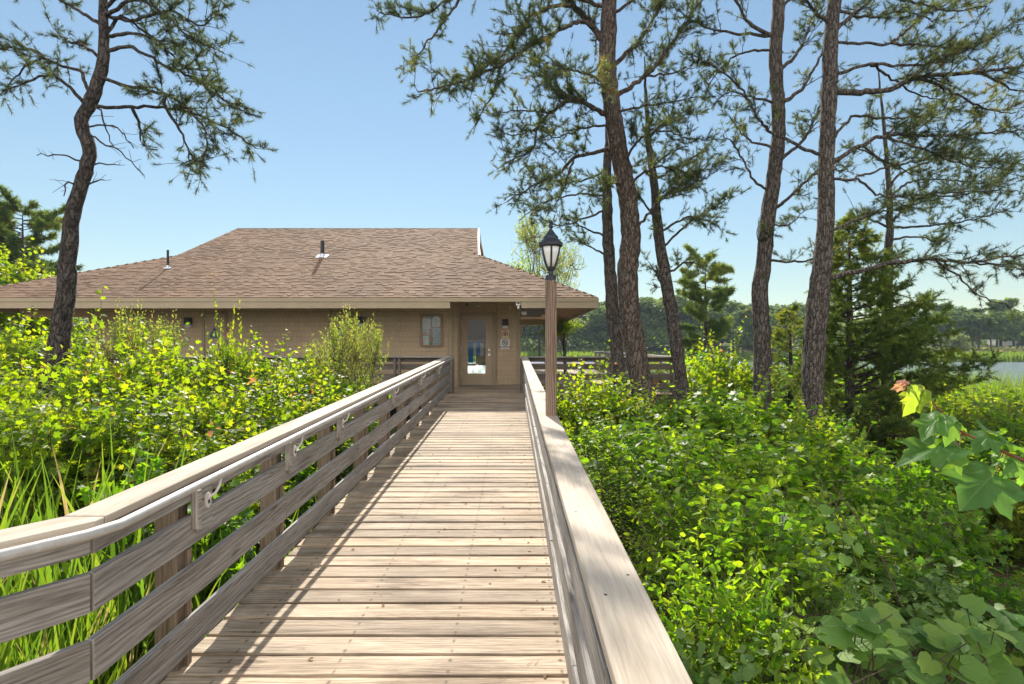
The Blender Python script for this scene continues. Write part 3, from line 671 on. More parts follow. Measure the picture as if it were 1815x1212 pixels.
hm = MB(); xh, zh = px_x(866.5, DY), px_z(620, DY); hm.disc((xh, yd-.024, zh), 0.035, -1, 0.012); hm.tube([(xh, yd-.03, zh), (xh, yd-.07, zh), (xh-.03, yd-.075, zh), (xh-.12, yd-.075, zh)], 0.011, 8); obj('handle', hm, M['chrome'], door, org=BO)
hm = MB(); hm.disc((xh+.01, yd-.024, px_z(628.5, DY)), 0.036, -1, 0.02); obj('deadbolt', hm, M['chrome'], door, org=BO)
for py in (571, 618, 668): obj('hinge', MB().box((dx0+0.005, yd-.026, px_z(py, DY)), (0.022, 0.012, 0.12)), M['chrome'], door, org=BO)
fr = MB(); fw = 0.11
fr.box((dx0-.055, DY-.012, (PZ+dz1)/2+.05), (fw, 0.03, dz1-PZ+0.1)); fr.box((dx1+.055, DY-.012, (PZ+dz1)/2+.05), (fw, 0.03, dz1-PZ+0.1)); fr.box(((dx0+dx1)/2, DY-.0125, dz1+.055), (dx1-dx0-.002, 0.03, fw-.01)); bo('door_frame', fr, M['trim'], bevel=0.003)
bo('doorstep', MB().box(((dx0+dx1)/2, DY-.02, PZ+.012), (dx1-dx0+.1, 0.14, 0.024)), M['steel'])
# restroom doors and the small dark window in the long wall
def flat_door(p0, p1, ptop):
    x0, x1, zt = px_x(p0, WY), px_x(p1, WY), px_z(ptop, WY)
    dd = bo('door', MB().box(((x0+x1)/2, WY-.012, (PZ+zt)/2), (x1-x0, 0.03, zt-PZ)), M['door'], bevel=0.003)
    f = MB(); f.box((x0-.05, WY-.02, (PZ+zt)/2+.05), (0.09, 0.05, zt-PZ+.1)); f.box((x1+.05, WY-.02, (PZ+zt)/2+.05), (0.09, 0.05, zt-PZ+.1)); f.box(((x0+x1)/2, WY-.021, zt+.055), (x1-x0+.006, 0.05, 0.09))
    bo('door_frame', f, M['trim'], bevel=0.003)
flat_door(364, 398, 557); flat_door(588, 622, 552)
x0, x1 = px_x(217, WY), px_x(232, WY); wn = bo('window', (lambda m_: (m_.box(((x0+x1)/2, WY-.015, px_z(563, WY)+.02), (x1-x0+.1, .04, .06)), m_.box(((x0+x1)/2, WY-.015, px_z(584, WY)-.02), (x1-x0+.1, .04, .06)), m_.box((x0-.025, WY-.0155, px_z(573.5, WY)), (.05, .04, .40)), m_.box((x1+.025, WY-.0155, px_z(573.5, WY)), (.05, .04, .40)), m_)[-1])(MB()), M['trim'])
obj('pane', MB().box(((x0+x1)/2, WY-.008, px_z(573.5, WY)), (x1-x0-.002, .012, .34)), M['darkglass'], wn, org=BO)
# roof
DE, ZE = FLAT, px_z(527, FLAT)
RS = 0.485
SD = np.array((0, 1, RS)); SL = math.sqrt(1+RS*RS); SD = SD/SL
DB, DR = 18.6, 21.8
XEL, XER = -15.4, 2.28
DBACK = 2*DR-DE
def shingles(mb, O, ud, sd, nd, smax, lim, course=0.128):
    O, ud, sd, nd = (np.array(v, float) for v in (O, ud, sd, nd))
    s = 0.0
    while s < smax-0.01:
        s1 = min(s+course, smax); lo, hi = lim((s+s1)/2); u = lo-rng.uniform(0, 0.3)
        while u < hi:
            w_ = rng.uniform(0.09, 0.22); u1 = u+w_
            a, c = max(u, lo), min(u1, hi)
            if c-a > 0.004:
                thick = rng.choice((0.007, 0.011, 0.018)); ex = rng.uniform(-0.004, 0.010)
                sb = s-0.006-ex
                q0 = O+ud*a+sd*sb+nd*(thick+.006); q1 = O+ud*c+sd*sb+nd*(thick+.006); q2 = O+ud*c+sd*(s1+.012)+nd*0.004; q3 = O+ud*a+sd*(s1+.012)+nd*0.004
                p0 = O+ud*a+sd*sb-nd*.006; p1 = O+ud*c+sd*sb-nd*.006; p2 = O+ud*c+sd*(s1+.012)-nd*.006; p3 = O+ud*a+sd*(s1+.012)-nd*.006
                mb.add([q0, q1, q2, q3, p0, p1, p2, p3], [(0, 1, 2, 3), (4, 5, 1, 0), (5, 6, 2, 1), (7, 4, 0, 3)], [[(0, 0)]*4]*4)
            u = u1
        s = s1
SB, SR = (DB-DE)*SL, (DR-DE)*SL
def lim_front(s):
    if s < SB: k = s/SB; return XEL+k*(-11.0-XEL), XER+k*(-1.04-XER)
    k = (s-SB)/(SR-SB); return -11.0+k*0.45, -1.15-k*0.22
rm = MB()
shingles(rm, (0, DE, ZE), (1, 0, 0), SD, np.cross((1, 0, 0), SD), SR, lim_front)
roof = bo('roof', rm, M['roof'])
# other slopes
rm = MB()
sdb = np.array((0, -1, RS))/SL; shingles(rm, (0, DBACK, ZE), (-1, 0, 0), sdb, np.cross((-1, 0, 0), sdb), SR, lambda s: (lambda a: (-a[1], -a[0]))(lim_front(s)), 0.3)
RS2 = (px_z(453, DB)-ZE)/(XER+1.04); s2 = math.sqrt(1+RS2*RS2); sdr = np.array((-1, 0, RS2))/s2
def lim_right(s): k = s/((XER+1.04)*s2); return DE+k*(DB-DE)*1.0, DBACK-k*(DB-DE)
shingles(rm, (XER, 0, ZE), (0, 1, 0), sdr, np.cross((0, 1, 0), sdr), (XER+1.30)*s2, lim_right, 0.2)
RS3 = (px_z(453, DB)-ZE)/(-11.0-XEL); s3 = math.sqrt(1+RS3*RS3); sdl = np.array((1, 0, RS3))/s3
def lim_left(s): k = s/((-11.0-XEL)*s3); return -(DBACK-k*(DB-DE)), -(DE+k*(DB-DE))
shingles(rm, (XEL, 0, ZE), (0, -1, 0), sdl, np.cross((0, -1, 0), sdl), (-11.0-XEL)*s3, lim_left, 0.2)
obj('side_slopes', rm, M['roof'], roof, org=BO)
# sheathing (underside) as thick slabs just below the shingles
ZB, ZR = ZE+RS*(DB-DE), ZE+RS*(DR-DE)
sh = MB(); dn = (0, 0, -0.05); e = 0.03
def P(x, y, z): return (x, y, z-0.02)
sh.prism([P(XEL+.02, DE+.01, ZE), P(XER-.02, DE+.01, ZE), P(-1.04, DB, ZB), P(-1.36, DR, ZR), P(-10.56, DR, ZR), P(-11.0, DB, ZB)], dn)
sh.prism([P(XER-.02, DBACK-.01, ZE), P(XEL+.02, DBACK-.01, ZE), P(-11.0, 2*DR-DB, ZB), P(-10.56, DR+.002, ZR), P(-1.36, DR+.002, ZR), P(-1.04, 2*DR-DB, ZB)], dn)
sh.prism([P(XER-.02, DE+.02, ZE), P(XER-.02, DBACK-.02, ZE), P(-1.05, 2*DR-DB, ZB-.002), P(-1.05, DB, ZB-.002)], dn)
sh.prism([P(XEL+.02, DBACK-.02, ZE), P(XEL+.02, DE+.02, ZE), P(-11.01, DB, ZB-.002), P(-11.01, 2*DR-DB, ZB-.002)], dn)
obj('sheathing', sh, M['wood_under'], roof, org=BO)
gb = MB()
gb.prism([(-1.42, DB+.3, ZB-.1), (-1.42, 2*DR-DB-.3, ZB-.1), (-1.42, DR, ZR-.12)], (-0.06, 0, 0)); gb.prism([(-10.6, DB+.3, ZB-.1), (-10.6, 2*DR-DB-.3, ZB-.1), (-10.6, DR, ZR-.12)], (0.06, 0, 0))
for k in range(9):
    zz = ZB+.1+k*0.13; hw = (ZR-zz-.15)/RS
    if hw > 0.1: gb.box((-1.40, DR, zz), (0.05, 2*hw, 0.05))
bo('gable_louver', gb, M['inside'])
rk = MB()
for s in (1, -1):
    rk.beam((-1.30, DR+s*0.0, ZR-.03), (-1.10, DR-s*(DR-DB), ZB-.03), 0.02, 0.08, side=(1, 0, 0)); 
bo('rake_trim', rk, M['white'])
# fascia: a thin drip board all round, a deep lower board with a gap over the entrance
ft = px_z(527, DE); fm = px_z(534, DE); fb = px_z(545.5, DE)
f = MB(); f.box(((XEL+XER)/2, DE-.012, (ft+fm)/2-.012), (XER-XEL, 0.05, ft-fm)); bo('gutter_board', f, M['trim'], bevel=0.005)
xa, xb = px_x(798, DE), px_x(924, DE)
f = MB(); f.box(((XEL+xa)/2, DE+.002, (fm+fb)/2-.013), (xa-XEL, 0.045, fm-fb)); bo('fascia', f, M['trim'], bevel=0.004)
f = MB(); f.box(((XER+xb)/2, DE+.002, (fm+fb)/2-.010), (XER-xb, 0.045, fm-fb-.006)); bo('fascia', f, M['trim'], bevel=0.004)
for xx in (XER, XEL):
    f = MB(); f.box((xx, (DE+DBACK)/2+.03, (ft+fb)/2), (0.045, DBACK-DE, ft-fb)); bo('fascia', f, M['trim'], bevel=0.004)
f = MB(); f.box(((XEL+XER)/2, DBACK, (ft+fb)/2), (XER-XEL, 0.045, ft-fb)); bo('fascia', f, M['trim'])
for d in np.arange(DE+0.9, DBACK-.4, 1.15):
    xi = max(XR, XER-(min(d-DE, DBACK-d)-.25)*3.32/3.4); bo('rafter', MB().beam((XER-.06, d, ZE-.17), (xi, d, ZE-.17+RS2*(XER-.06-xi)), 0.06, 0.16), M['wood_under'])
for d in np.arange(DE+0.9, DBACK-.4, 1.6):
    xi = min(XL, XEL+(min(d-DE, DBACK-d)-.25)*4.4/3.4); bo('rafter', MB().beam((XEL+.06, d, ZE-.17), (xi, d, ZE-.17+RS3*(xi-XEL-.06)), 0.06, 0.16), M['wood_under'])
for x in np.arange(XL+.6, .2, 1.22):
    if -1.75 < x < 0.25: continue
    bo('rafter', MB().beam((x, DE+.06, ZE-.19), (x, (WY if x < XC else DY), ZE-.19+RS*((WY if x < XC else DY)-DE)), 0.05, 0.16), M['wood_under'])
bo('beam', MB().beam((XR+.02, BY+.2, px_z(570, BY+.2)), (XER-.1, BY+.2, px_z(570, BY+.2)), 0.1, 0.22), M['wood_under'])
bo('beam', MB().beam((XEL+.2, WY+.3, fb-.02), (XL, WY+.3, fb-.02), 0.1, 0.20), M['wood_under'])
# vent pipes
def plane_pt(px, py):
    k = (HY-py)/F; d = (ZE-EYE-RS*DE)/(k-RS); return np.array((px_x(px, d), d, EYE+k*d))
for (px, py, hpx, r) in ((571.5, 455, 28, 0.062), (297.5, 476, 33, 0.034)):
    b0 = plane_pt(px, py); h = hpx/F*b0[1]
    vp = obj('vent_pipe', MB().lathe(b0-(0, 0, .1), [(r, 0), (r, h+.1), (r*.8, h+.1), (r*.8, h+.02)], 14), M['black'], roof, org=BO, smooth=False)
    fl = MB(); u = np.array((1., 0, 0)); nn = np.cross(u, SD); c = b0+nn*.028
    fl.prism([c+u*a*r*3.0+SD*b_*r*2.6-nn*.004 for a, b_ in ((-1, -1), (1, -1), (1, 1), (-1, 1))], nn*0.006); fl.lathe(b0-(0, 0, .05), [(r*1.9, 0), (r*1.2, .13), (r*1.02, .15)], 14)
    obj('flashing', fl, M['flash'], vp, org=BO)

# things fixed to the building
def wall_lamp(px, py, d, label, k=1.0):
    x, z = px_x(px, d), px_z(py, d); t = thing('wall_lamp', label, 'wall lamp', (x, d-.02, z), 'wall lamps on the building'); o = (x, d-.02, z)
    m_ = MB(); m_.prism([(x-.10*k, d-.02, z), (x+.10*k, d-.02, z), (x+.10*k, d-.02, z+.21*k), (x-.10*k, d-.02, z+.21*k)], (0, -.13, 0)); obj('housing', m_, M['black'], t, org=o, bevel=0.006)
    m_ = MB(); m_.prism([(x-.09*k, d-.022, z-.10*k), (x+.09*k, d-.022, z-.10*k), (x+.09*k, d-.022, z-.002), (x-.09*k, d-.022, z-.002)], (0, -.10, 0)); obj('diffuser', m_, M['lamp_white'], t, org=o, bevel=0.01)
wall_lamp(895.5, 577, DY, 'black and white wall lamp above the two signs beside the glass door')
wall_lamp(336, 575, WY, 'black and white wall lamp left of the door with the triangle sign')
wall_lamp(175.5, 577, WY, 'black and white wall lamp near the end of the long wall, by the leaning pine')
wall_lamp(641, 573, WY, 'black and white wall lamp right of the round teal sign, half behind shrub sprigs')
x, z = px_x(381, WY), px_z(591, WY); s_ = tag(obj('restroom_sign', MB().prism([(x-.19, WY-.03, z-.14), (x+.19, WY-.03, z-.14), (x, WY-.03, z+.20)], (0, -.012, 0)), M['teal']), 'teal triangle sign with a white figure on a tan restroom door', 'sign')
sg = MB(); sg.disc((x, WY-.0425, z+.05), .022, -1, .003); sg.box((x, WY-.044, z-.04), (.05, .003, .12)); obj('figure', sg, M['white'], s_)
x, z = px_x(603, WY), px_z(589, WY); s_ = tag(obj('restroom_sign', MB().disc((x, WY-.03, z), .17, -1, .012, 28), M['teal']), 'round teal sign on a tan restroom door behind the shrub sprigs', 'sign')
sg = MB(); sg.disc((x, WY-.0425, z+.07), .022, -1, .003); sg.prism([(x-.05, WY-.0425, z-.09), (x+.05, WY-.0425, z-.09), (x, WY-.0425, z+.045)], (0, -.003, 0)); obj('figure', sg, M['white'], s_)
# notice case
x0, x1, zb_, zt_ = px_x(746, WY), px_x(785, WY), px_z(614.5, WY), px_z(557, WY); o = ((x0+x1)/2, WY-.02, zb_)
nb = thing('notice_board', 'framed glass notice case full of pinned papers on the shingle wall', 'notice board', o)
f = MB(); fwid = .055
f.box((x0+fwid/2, WY-.05, (zb_+zt_)/2), (fwid, .09, zt_-zb_)); f.box((x1-fwid/2, WY-.05, (zb_+zt_)/2), (fwid, .09, zt_-zb_)); f.box(((x0+x1)/2, WY-.0505, zt_-fwid/2), (x1-x0-2*fwid-.001, .088, fwid)); f.box(((x0+x1)/2, WY-.0505, zb_+fwid/2), (x1-x0-2*fwid-.001, .088, fwid)); obj('frame', f, M['case'], nb, org=o, bevel=.004)
obj('backing', MB().box(((x0+x1)/2, WY-.02, (zb_+zt_)/2), (x1-x0-.1, .02, zt_-zb_-.1)), M['cork'], nb, org=o)
def paper(p0, q0, p1, q1, mat, k):
    a, c = px_x(p0, WY), px_x(p1, WY); z_a, z_b = px_z(q1, WY), px_z(q0, WY)
    pr = obj('notice', MB().box(((a+c)/2, WY-.034-k*.002, (z_a+z_b)/2), (c-a, .0015, z_b-z_a)), M[mat], nb, org=o)
    return pr, (a, c, z_a, z_b, WY-.0355-k*.002)
def lines(pr, g, nl):
    a, c, z_a, z_b, y = g; m_ = MB()
    for i in range(nl):
        zz = z_b-(i+.8)*(z_b-z_a)/(nl+.6); w_ = (c-a)*(.7 if i else .5)*rng.uniform(.8, 1.1); m_.box((a+(c-a)*.12+w_/2, y, zz), (w_, .001, .008))
    obj('text_lines', m_, M['ink'], pr, org=o)
p, g = paper(749, 565, 763, 583, 'paper', 0); lines(p, g, 6)
p, g = paper(749.5, 584, 761, 593, 'paper_blue', 0); lines(p, g, 3)
p, g = paper(750, 595, 760, 611, 'paper', 0); lines(p, g, 5)
p, g = paper(767, 564, 780, 579, 'paper', 0); lines(p, g, 5)
p, g = paper(767, 581, 781, 611, 'paper_blue', 0); lines(p, g, 8)
paper(757, 559.5, 768, 564, 'paper_green', 1); paper(769, 559.5, 778, 564, 'paper', 1); paper(759, 594, 764.5, 599, 'paper_green', 1); paper(762.5, 597.5, 767.5, 604, 'orange', 1); paper(760.5, 604.5, 766, 610, 'paper_green', 1); paper(751, 589, 756, 594, 'orange', 1)
obj('glass', MB().box(((x0+x1)/2, WY-.075, (zb_+zt_)/2), (x1-x0-.112, .004, zt_-zb_-.112)), M['glass'], nb, org=o)
# two signs by the door
def bs(p0, q0, p1, q1, name, label, mat):
    a, c, z_a, z_b = px_x(p0, DY), px_x(p1, DY), px_z(q1, DY), px_z(q0, DY)
    s = tag(obj(name, MB().box(((a+c)/2, DY-.03, (z_a+z_b)/2), (c-a, .008, z_b-z_a)), M[mat], bevel=.002), label, 'sign'); return s, (a+c)/2, (z_a+z_b)/2, c-a, z_b-z_a
s_, x, z, w_, h_ = bs(889, 584, 902, 600, 'notice_sign', 'small cream sign with a red hand in a black ring beside the door', 'cream')
def ring(mb, c, r0, r1, a0=0, a1=2*math.pi, n=28, y=DY-.0345, t=-.003):
    for i in range(n):
        u, v = a0+(a1-a0)*i/n, a0+(a1-a0)*(i+1)/n
        mb.prism([(c[0]+r*math.cos(q), y, c[1]+r*math.sin(q)) for r, q in ((r0, u), (r1, u), (r1, v), (r0, v))], (0, t, 0))
m_ = MB(); ring(m_, (x, z-.01), .070, .092, math.radians(-35), math.radians(215)); obj('ring_mark', m_, M['ink'], s_)
m_ = MB(); m_.disc((x, DY-.0345, z-.02), .038, -1, .003)
for a in (-.025, -.008, .009, .025): m_.box((x+a, DY-.036, z+.02), (.012, .003, .05))
obj('hand_mark', m_, M['red'], s_)
m_ = MB(); m_.box((x, DY-.036, z+h_/2-.022), (w_*.8, .003, .028)); obj('red_line', m_, M['orange'], s_)
s_, x, z, w_, h_ = bs(886.5, 600.8, 904, 618.5, 'smoking_sign', 'white no smoking sign under the small cream sign', 'white')
m_ = MB(); zc = z+.045; ring(m_, (x, zc), .078, .096)
m_.prism([(x-.066, DY-.0346, zc+.050), (x-.050, DY-.0346, zc+.066), (x+.066, DY-.0346, zc-.050), (x+.050, DY-.0346, zc-.066)], (0, -.003, 0))
m_.box((x-.01, DY-.036, zc-.012), (.10, .003, .018)); m_.tube([(x+.03, DY-.037, zc+.005), (x+.05, DY-.037, zc+.02), (x+.03, DY-.037, zc+.035), (x+.05, DY-.037, zc+.05)], .004, 5)
obj('smoking_mark', m_, M['ink'], s_)
cu = bpy.data.curves.new('lettering', 'FONT'); cu.body = 'NO SMOKING'; cu.size = .058; cu.align_x = 'CENTER'; cu.extrude = .001; cu.offset = .0015; cu.materials.append(M['ink'])
tmp = link('lettering', cu); bpy.context.view_layer.update(); lm = bpy.data.meshes.new_from_object(tmp.evaluated_get(bpy.context.evaluated_depsgraph_get())); bpy.data.objects.remove(tmp); lm.materials.clear(); lm.materials.append(M['ink'])
tx = link('lettering', lm, s_); tx.location = (x, DY-.036, z-.115); tx.rotation_euler = (math.pi/2, 0, 0)
# cameras, floodlight, conduit
x, z = px_x(848, DY), px_z(539.5, DY); o = (x, DY-.02, z); t = thing('security_camera', 'round pale dome camera on the wall above the glass door', 'security camera', o)
m_ = MB(); m_.disc((x, DY-.004, z), .065, -1, .05); obj('base', m_, M['lamp_white'], t, org=o); m_ = MB(); m_.disc((x, DY-.054, z), .028, -1, .02); obj('lens', m_, M['black'], t, org=o)
x, z = px_x(827.5, DY), px_z(540.5, DY); o = (x, DY-.02, z); t = thing('door_sensor', 'tiny black sensor on the wall left of the round dome camera', 'sensor', o)
m_ = MB(); m_.disc((x, DY-.002, z), .033, -1, .05); m_.lathe((x+.012, DY-.04, z+.02), [(.006, 0), (.006, .06)], 8); obj('body', m_, M['black'], t, org=o)
x, z = px_x(904, DY), px_z(545.5, DY); o = (x, DY-.02, z); t = thing('security_camera', 'small pale box camera right of the conduit near the wall top', 'security camera', o)
m_ = MB(); m_.box((x, DY-.07, z), (.07, .12, .12)); obj('body', m_, M['lamp_white'], t, org=o, bevel=.01); m_ = MB(); m_.tube([(x, DY-.01, z+.09), (x, DY-.06, z+.09), (x, DY-.06, z+.05)], .012, 8); obj('arm', m_, M['lamp_white'], t, org=o)
dd = FLAT; x, z = px_x(918.5, dd), px_z(537, dd); o = (x, dd, z); t = thing('floodlight', 'pale floodlight with dark lens hung under the eave by the corner board', 'floodlight', o)
m_ = MB(); m_.box((x, dd+.02, z), (.115, .10, .13)); obj('housing', m_, M['white'], t, org=o, bevel=.012); m_ = MB(); m_.box((x, dd-.034, z+.005), (.085, .012, .06)); obj('lens', m_, M['darkglass'], t, org=o, bevel=.003)
m_ = MB(); m_.lathe((x+.005, dd+.02, z-.15), [(.028, 0), (.034, .03), (.03, .09)], 10); obj('sensor', m_, M['white'], t, org=o)
x = px_x(929, DE+1.2); z = px_z(555, DE+1.2); o = (x, DE+1.2, z); t = thing('junction_box', 'small pale box under the side eave just past the corner board', 'junction box', o); m_ = MB(); m_.box((x, DE+1.2, z), (.14, .14, .09)); obj('cover', m_, M['lamp_white'], t, org=o, bevel=.01)
m_ = MB(); y = DY-.022; xx, zz = px_x(880.5, DY), px_z(546, DY)
m_.tube([(px_x(850, DY), y, px_z(537.5, DY)), (xx-.14, y, px_z(537.5, DY)), (xx-.04, y, px_z(538.5, DY)), (xx, y, zz), (xx, y, PZ+1.2), (xx, y, PZ+.03)], .014, 8); bo('conduit', m_, M['trim'])
# things inside the door
o = (-1.1, 19.35, PZ); t = thing('clothes_rack', 'white rack with blue cloths seen through the glass door', 'rack', o); yr = 19.35
m_ = MB(); m_.tube([(-1.62, yr, PZ), (-1.62, yr, PZ+1.34), (-1.45, yr, PZ+1.44), (-.9, yr, PZ+1.44), (-.72, yr, PZ+1.34), (-.72, yr, PZ)], .02, 8); obj('frame', m_, M['white'], t, org=o)
for xx, ww, zz in ((-1.43, .17, .70), (-1.18, .10, .95), (-.90, .10, .92)):
    m_ = MB(); nn_ = 5
    for i in range(nn_): m_.box((xx-ww/2+ww*(i+.5)/nn_, yr-.06+.02*(i % 2), PZ+(zz+1.40)/2), (ww/nn_, .03, 1.40-zz))
    obj('cloth', m_, M['blue'], t, org=o)
for xx, ww in ((-1.29, .09), (-1.04, .14)): obj('towel', MB().box((xx, yr-.05, PZ+1.14), (ww, .02, .44)), M['white'], t, org=o)
o = (-1.2, 19.75, PZ); t = thing('display_table', 'low dark table with a pale carton just inside the glass door', 'table', o)
obj('table_top', MB().box((-1.15, 19.75, PZ+.62), (1.1, .5, .05)), M['post'], t, org=o)
for a in (-1.62, -.68): obj('leg', MB().box((a, 19.75, PZ+.295), (.05, .46, .59)), M['black'], t, org=o)
tag(obj('carton', MB().box((-1.02, 19.75, PZ+.83), (.5, .3, .36)), M['cream'], bevel=.01), 'pale carton standing on the low table inside the door', 'box')
tag(obj('storage_tub', MB().lathe((-1.35, 19.35, PZ), [(.15, 0), (.19, .26), (.20, .26), (.20, .29), (.17, .29)], 16), M['white']), 'white tub on the floor just inside the glass door', 'tub')

# ---------------------------------------------------------------- lamp post
LD = 4.95
def lp(px, py): return at(px, py, LD)
base = np.array((0.342, LD, 0)); lw = 0.094
L_ = thing('lamp_post', 'square wooden lamp post with black lantern rising beside the railing cap', 'lamp post', (base[0], LD, -1.2)); o = (base[0], LD, -1.2)
ztop = px_z(497, LD)
obj('pole', MB().beam((base[0]-.0, LD, -1.2), (base[0]-.012, LD, ztop), lw, lw, up=(0, 1, 0)), M['pole'], L_, org=o, bevel=.007)
lx = base[0]-.012
def zz(py): return px_z(py, LD)
S = LD/F
obj('collar', MB().lathe((lx, LD, 0), [(9.6*S, zz(499)), (9.6*S, zz(489)), (8.5*S, zz(487.5)), (5.2*S, zz(486)), (4.8*S, zz(480)), (7.5*S, zz(478.5)), (8.2*S, zz(474)), (6*S, zz(472))], 20), M['lampblack'], L_, org=o, smooth=False)
gl = MB().lathe((lx, LD, 0), [(7.5*S, zz(473)), (11*S, zz(463)), (15*S, zz(450)), (17.6*S, zz(437))], 24); obj('glass', gl, M['frost'], L_, org=o, smooth=True)
cg = MB()
for k in range(6):
    a = math.radians(30+60*k); pr = [(7.9, 473.5), (11.6, 463), (15.6, 450), (18.2, 436)]
    cg.tube([(lx+r*S*math.cos(a), LD+r*S*math.sin(a), zz(y_)) for r, y_ in pr], .009, 6)
obj('cage', cg, M['lampblack'], L_, org=o)
obj('hood', MB().lathe((lx, LD, 0), [(19*S, zz(438)), (21.3*S, zz(436)), (21.6*S, zz(431)), (19*S, zz(429)), (16.5*S, zz(426)), (13.5*S, zz(423.5)), (13*S, zz(419.5)), (9.5*S, zz(416)), (6*S, zz(411)), (3*S, zz(407)), (2.2*S, zz(404)), (3.8*S, zz(402)), (4*S, zz(398)), (2.5*S, zz(396.5)), (3.1*S, zz(394.5)), (1.6*S, zz(392.3)), (.4*S, zz(391.5))], 24), M['lampblack'], L_, org=o, smooth=False)

# ---------------------------------------------------------------- pines traced from the photograph
def spline(p, step=0.12):
    p = np.asarray(p, float); n0 = len(p)
    if n0 < 3: k = max(2, int(np.linalg.norm(p[-1]-p[0])/step)+1); t = np.linspace(0, 1, k)[:, None]; return p[0]+(p[-1]-p[0])*t
    ext = np.vstack([2*p[0]-p[1], p, 2*p[-1]-p[-2]]); out = []
    for i in range(n0-1):
        a, b_, c, d_ = ext[i:i+4]; k = max(2, int(np.linalg.norm(c-b_)/step)+1)
        t = np.linspace(0, 1, k, endpoint=False)[:, None]
        out.append(0.5*((2*b_)+(-a+c)*t+(2*a-5*b_+4*c-d_)*t**2+(-a+3*b_-3*c+d_)*t**3))
    return np.vstack(out+[p[-1:]])
def tufts(pos, dirs, n=22, length=0.10, tint=None, wdt=0.0060, spread=0.9):
    """needle bundles: thin blades fanning out around the shoot's end"""
    pos = np.asarray(pos); dirs = norm(np.asarray(dirs)); k = len(pos)
    if tint is None: tint = np.clip(rng.beta(2, 3, k), 0, 1)
    dv = norm(dirs[:, None, :]*0.75+rng.normal(0, spread*0.6, (k, n, 3)))
    st = pos[:, None, :]-dirs[:, None, :]*rng.uniform(0, 0.10, (k, n, 1))*(length/0.1)
    ln = length*rng.uniform(0.7, 1.15, (k, n, 1)); sd = norm(np.cross(dv, rng.normal(0, 1, (k, n, 3))))
    A = st-sd*wdt/2; B_ = st+sd*wdt/2; C_ = st+dv*ln
    V = np.stack([A, B_, C_], 2).reshape(-1, 3); T = np.arange(len(V)).reshape(-1, 3)
    tt = np.repeat(np.clip(tint[:, None]+rng.normal(0, .05, (k, n)), 0, .9 if tint.max() < .93 else 1), 3, axis=1).ravel()
    return V, T, tt
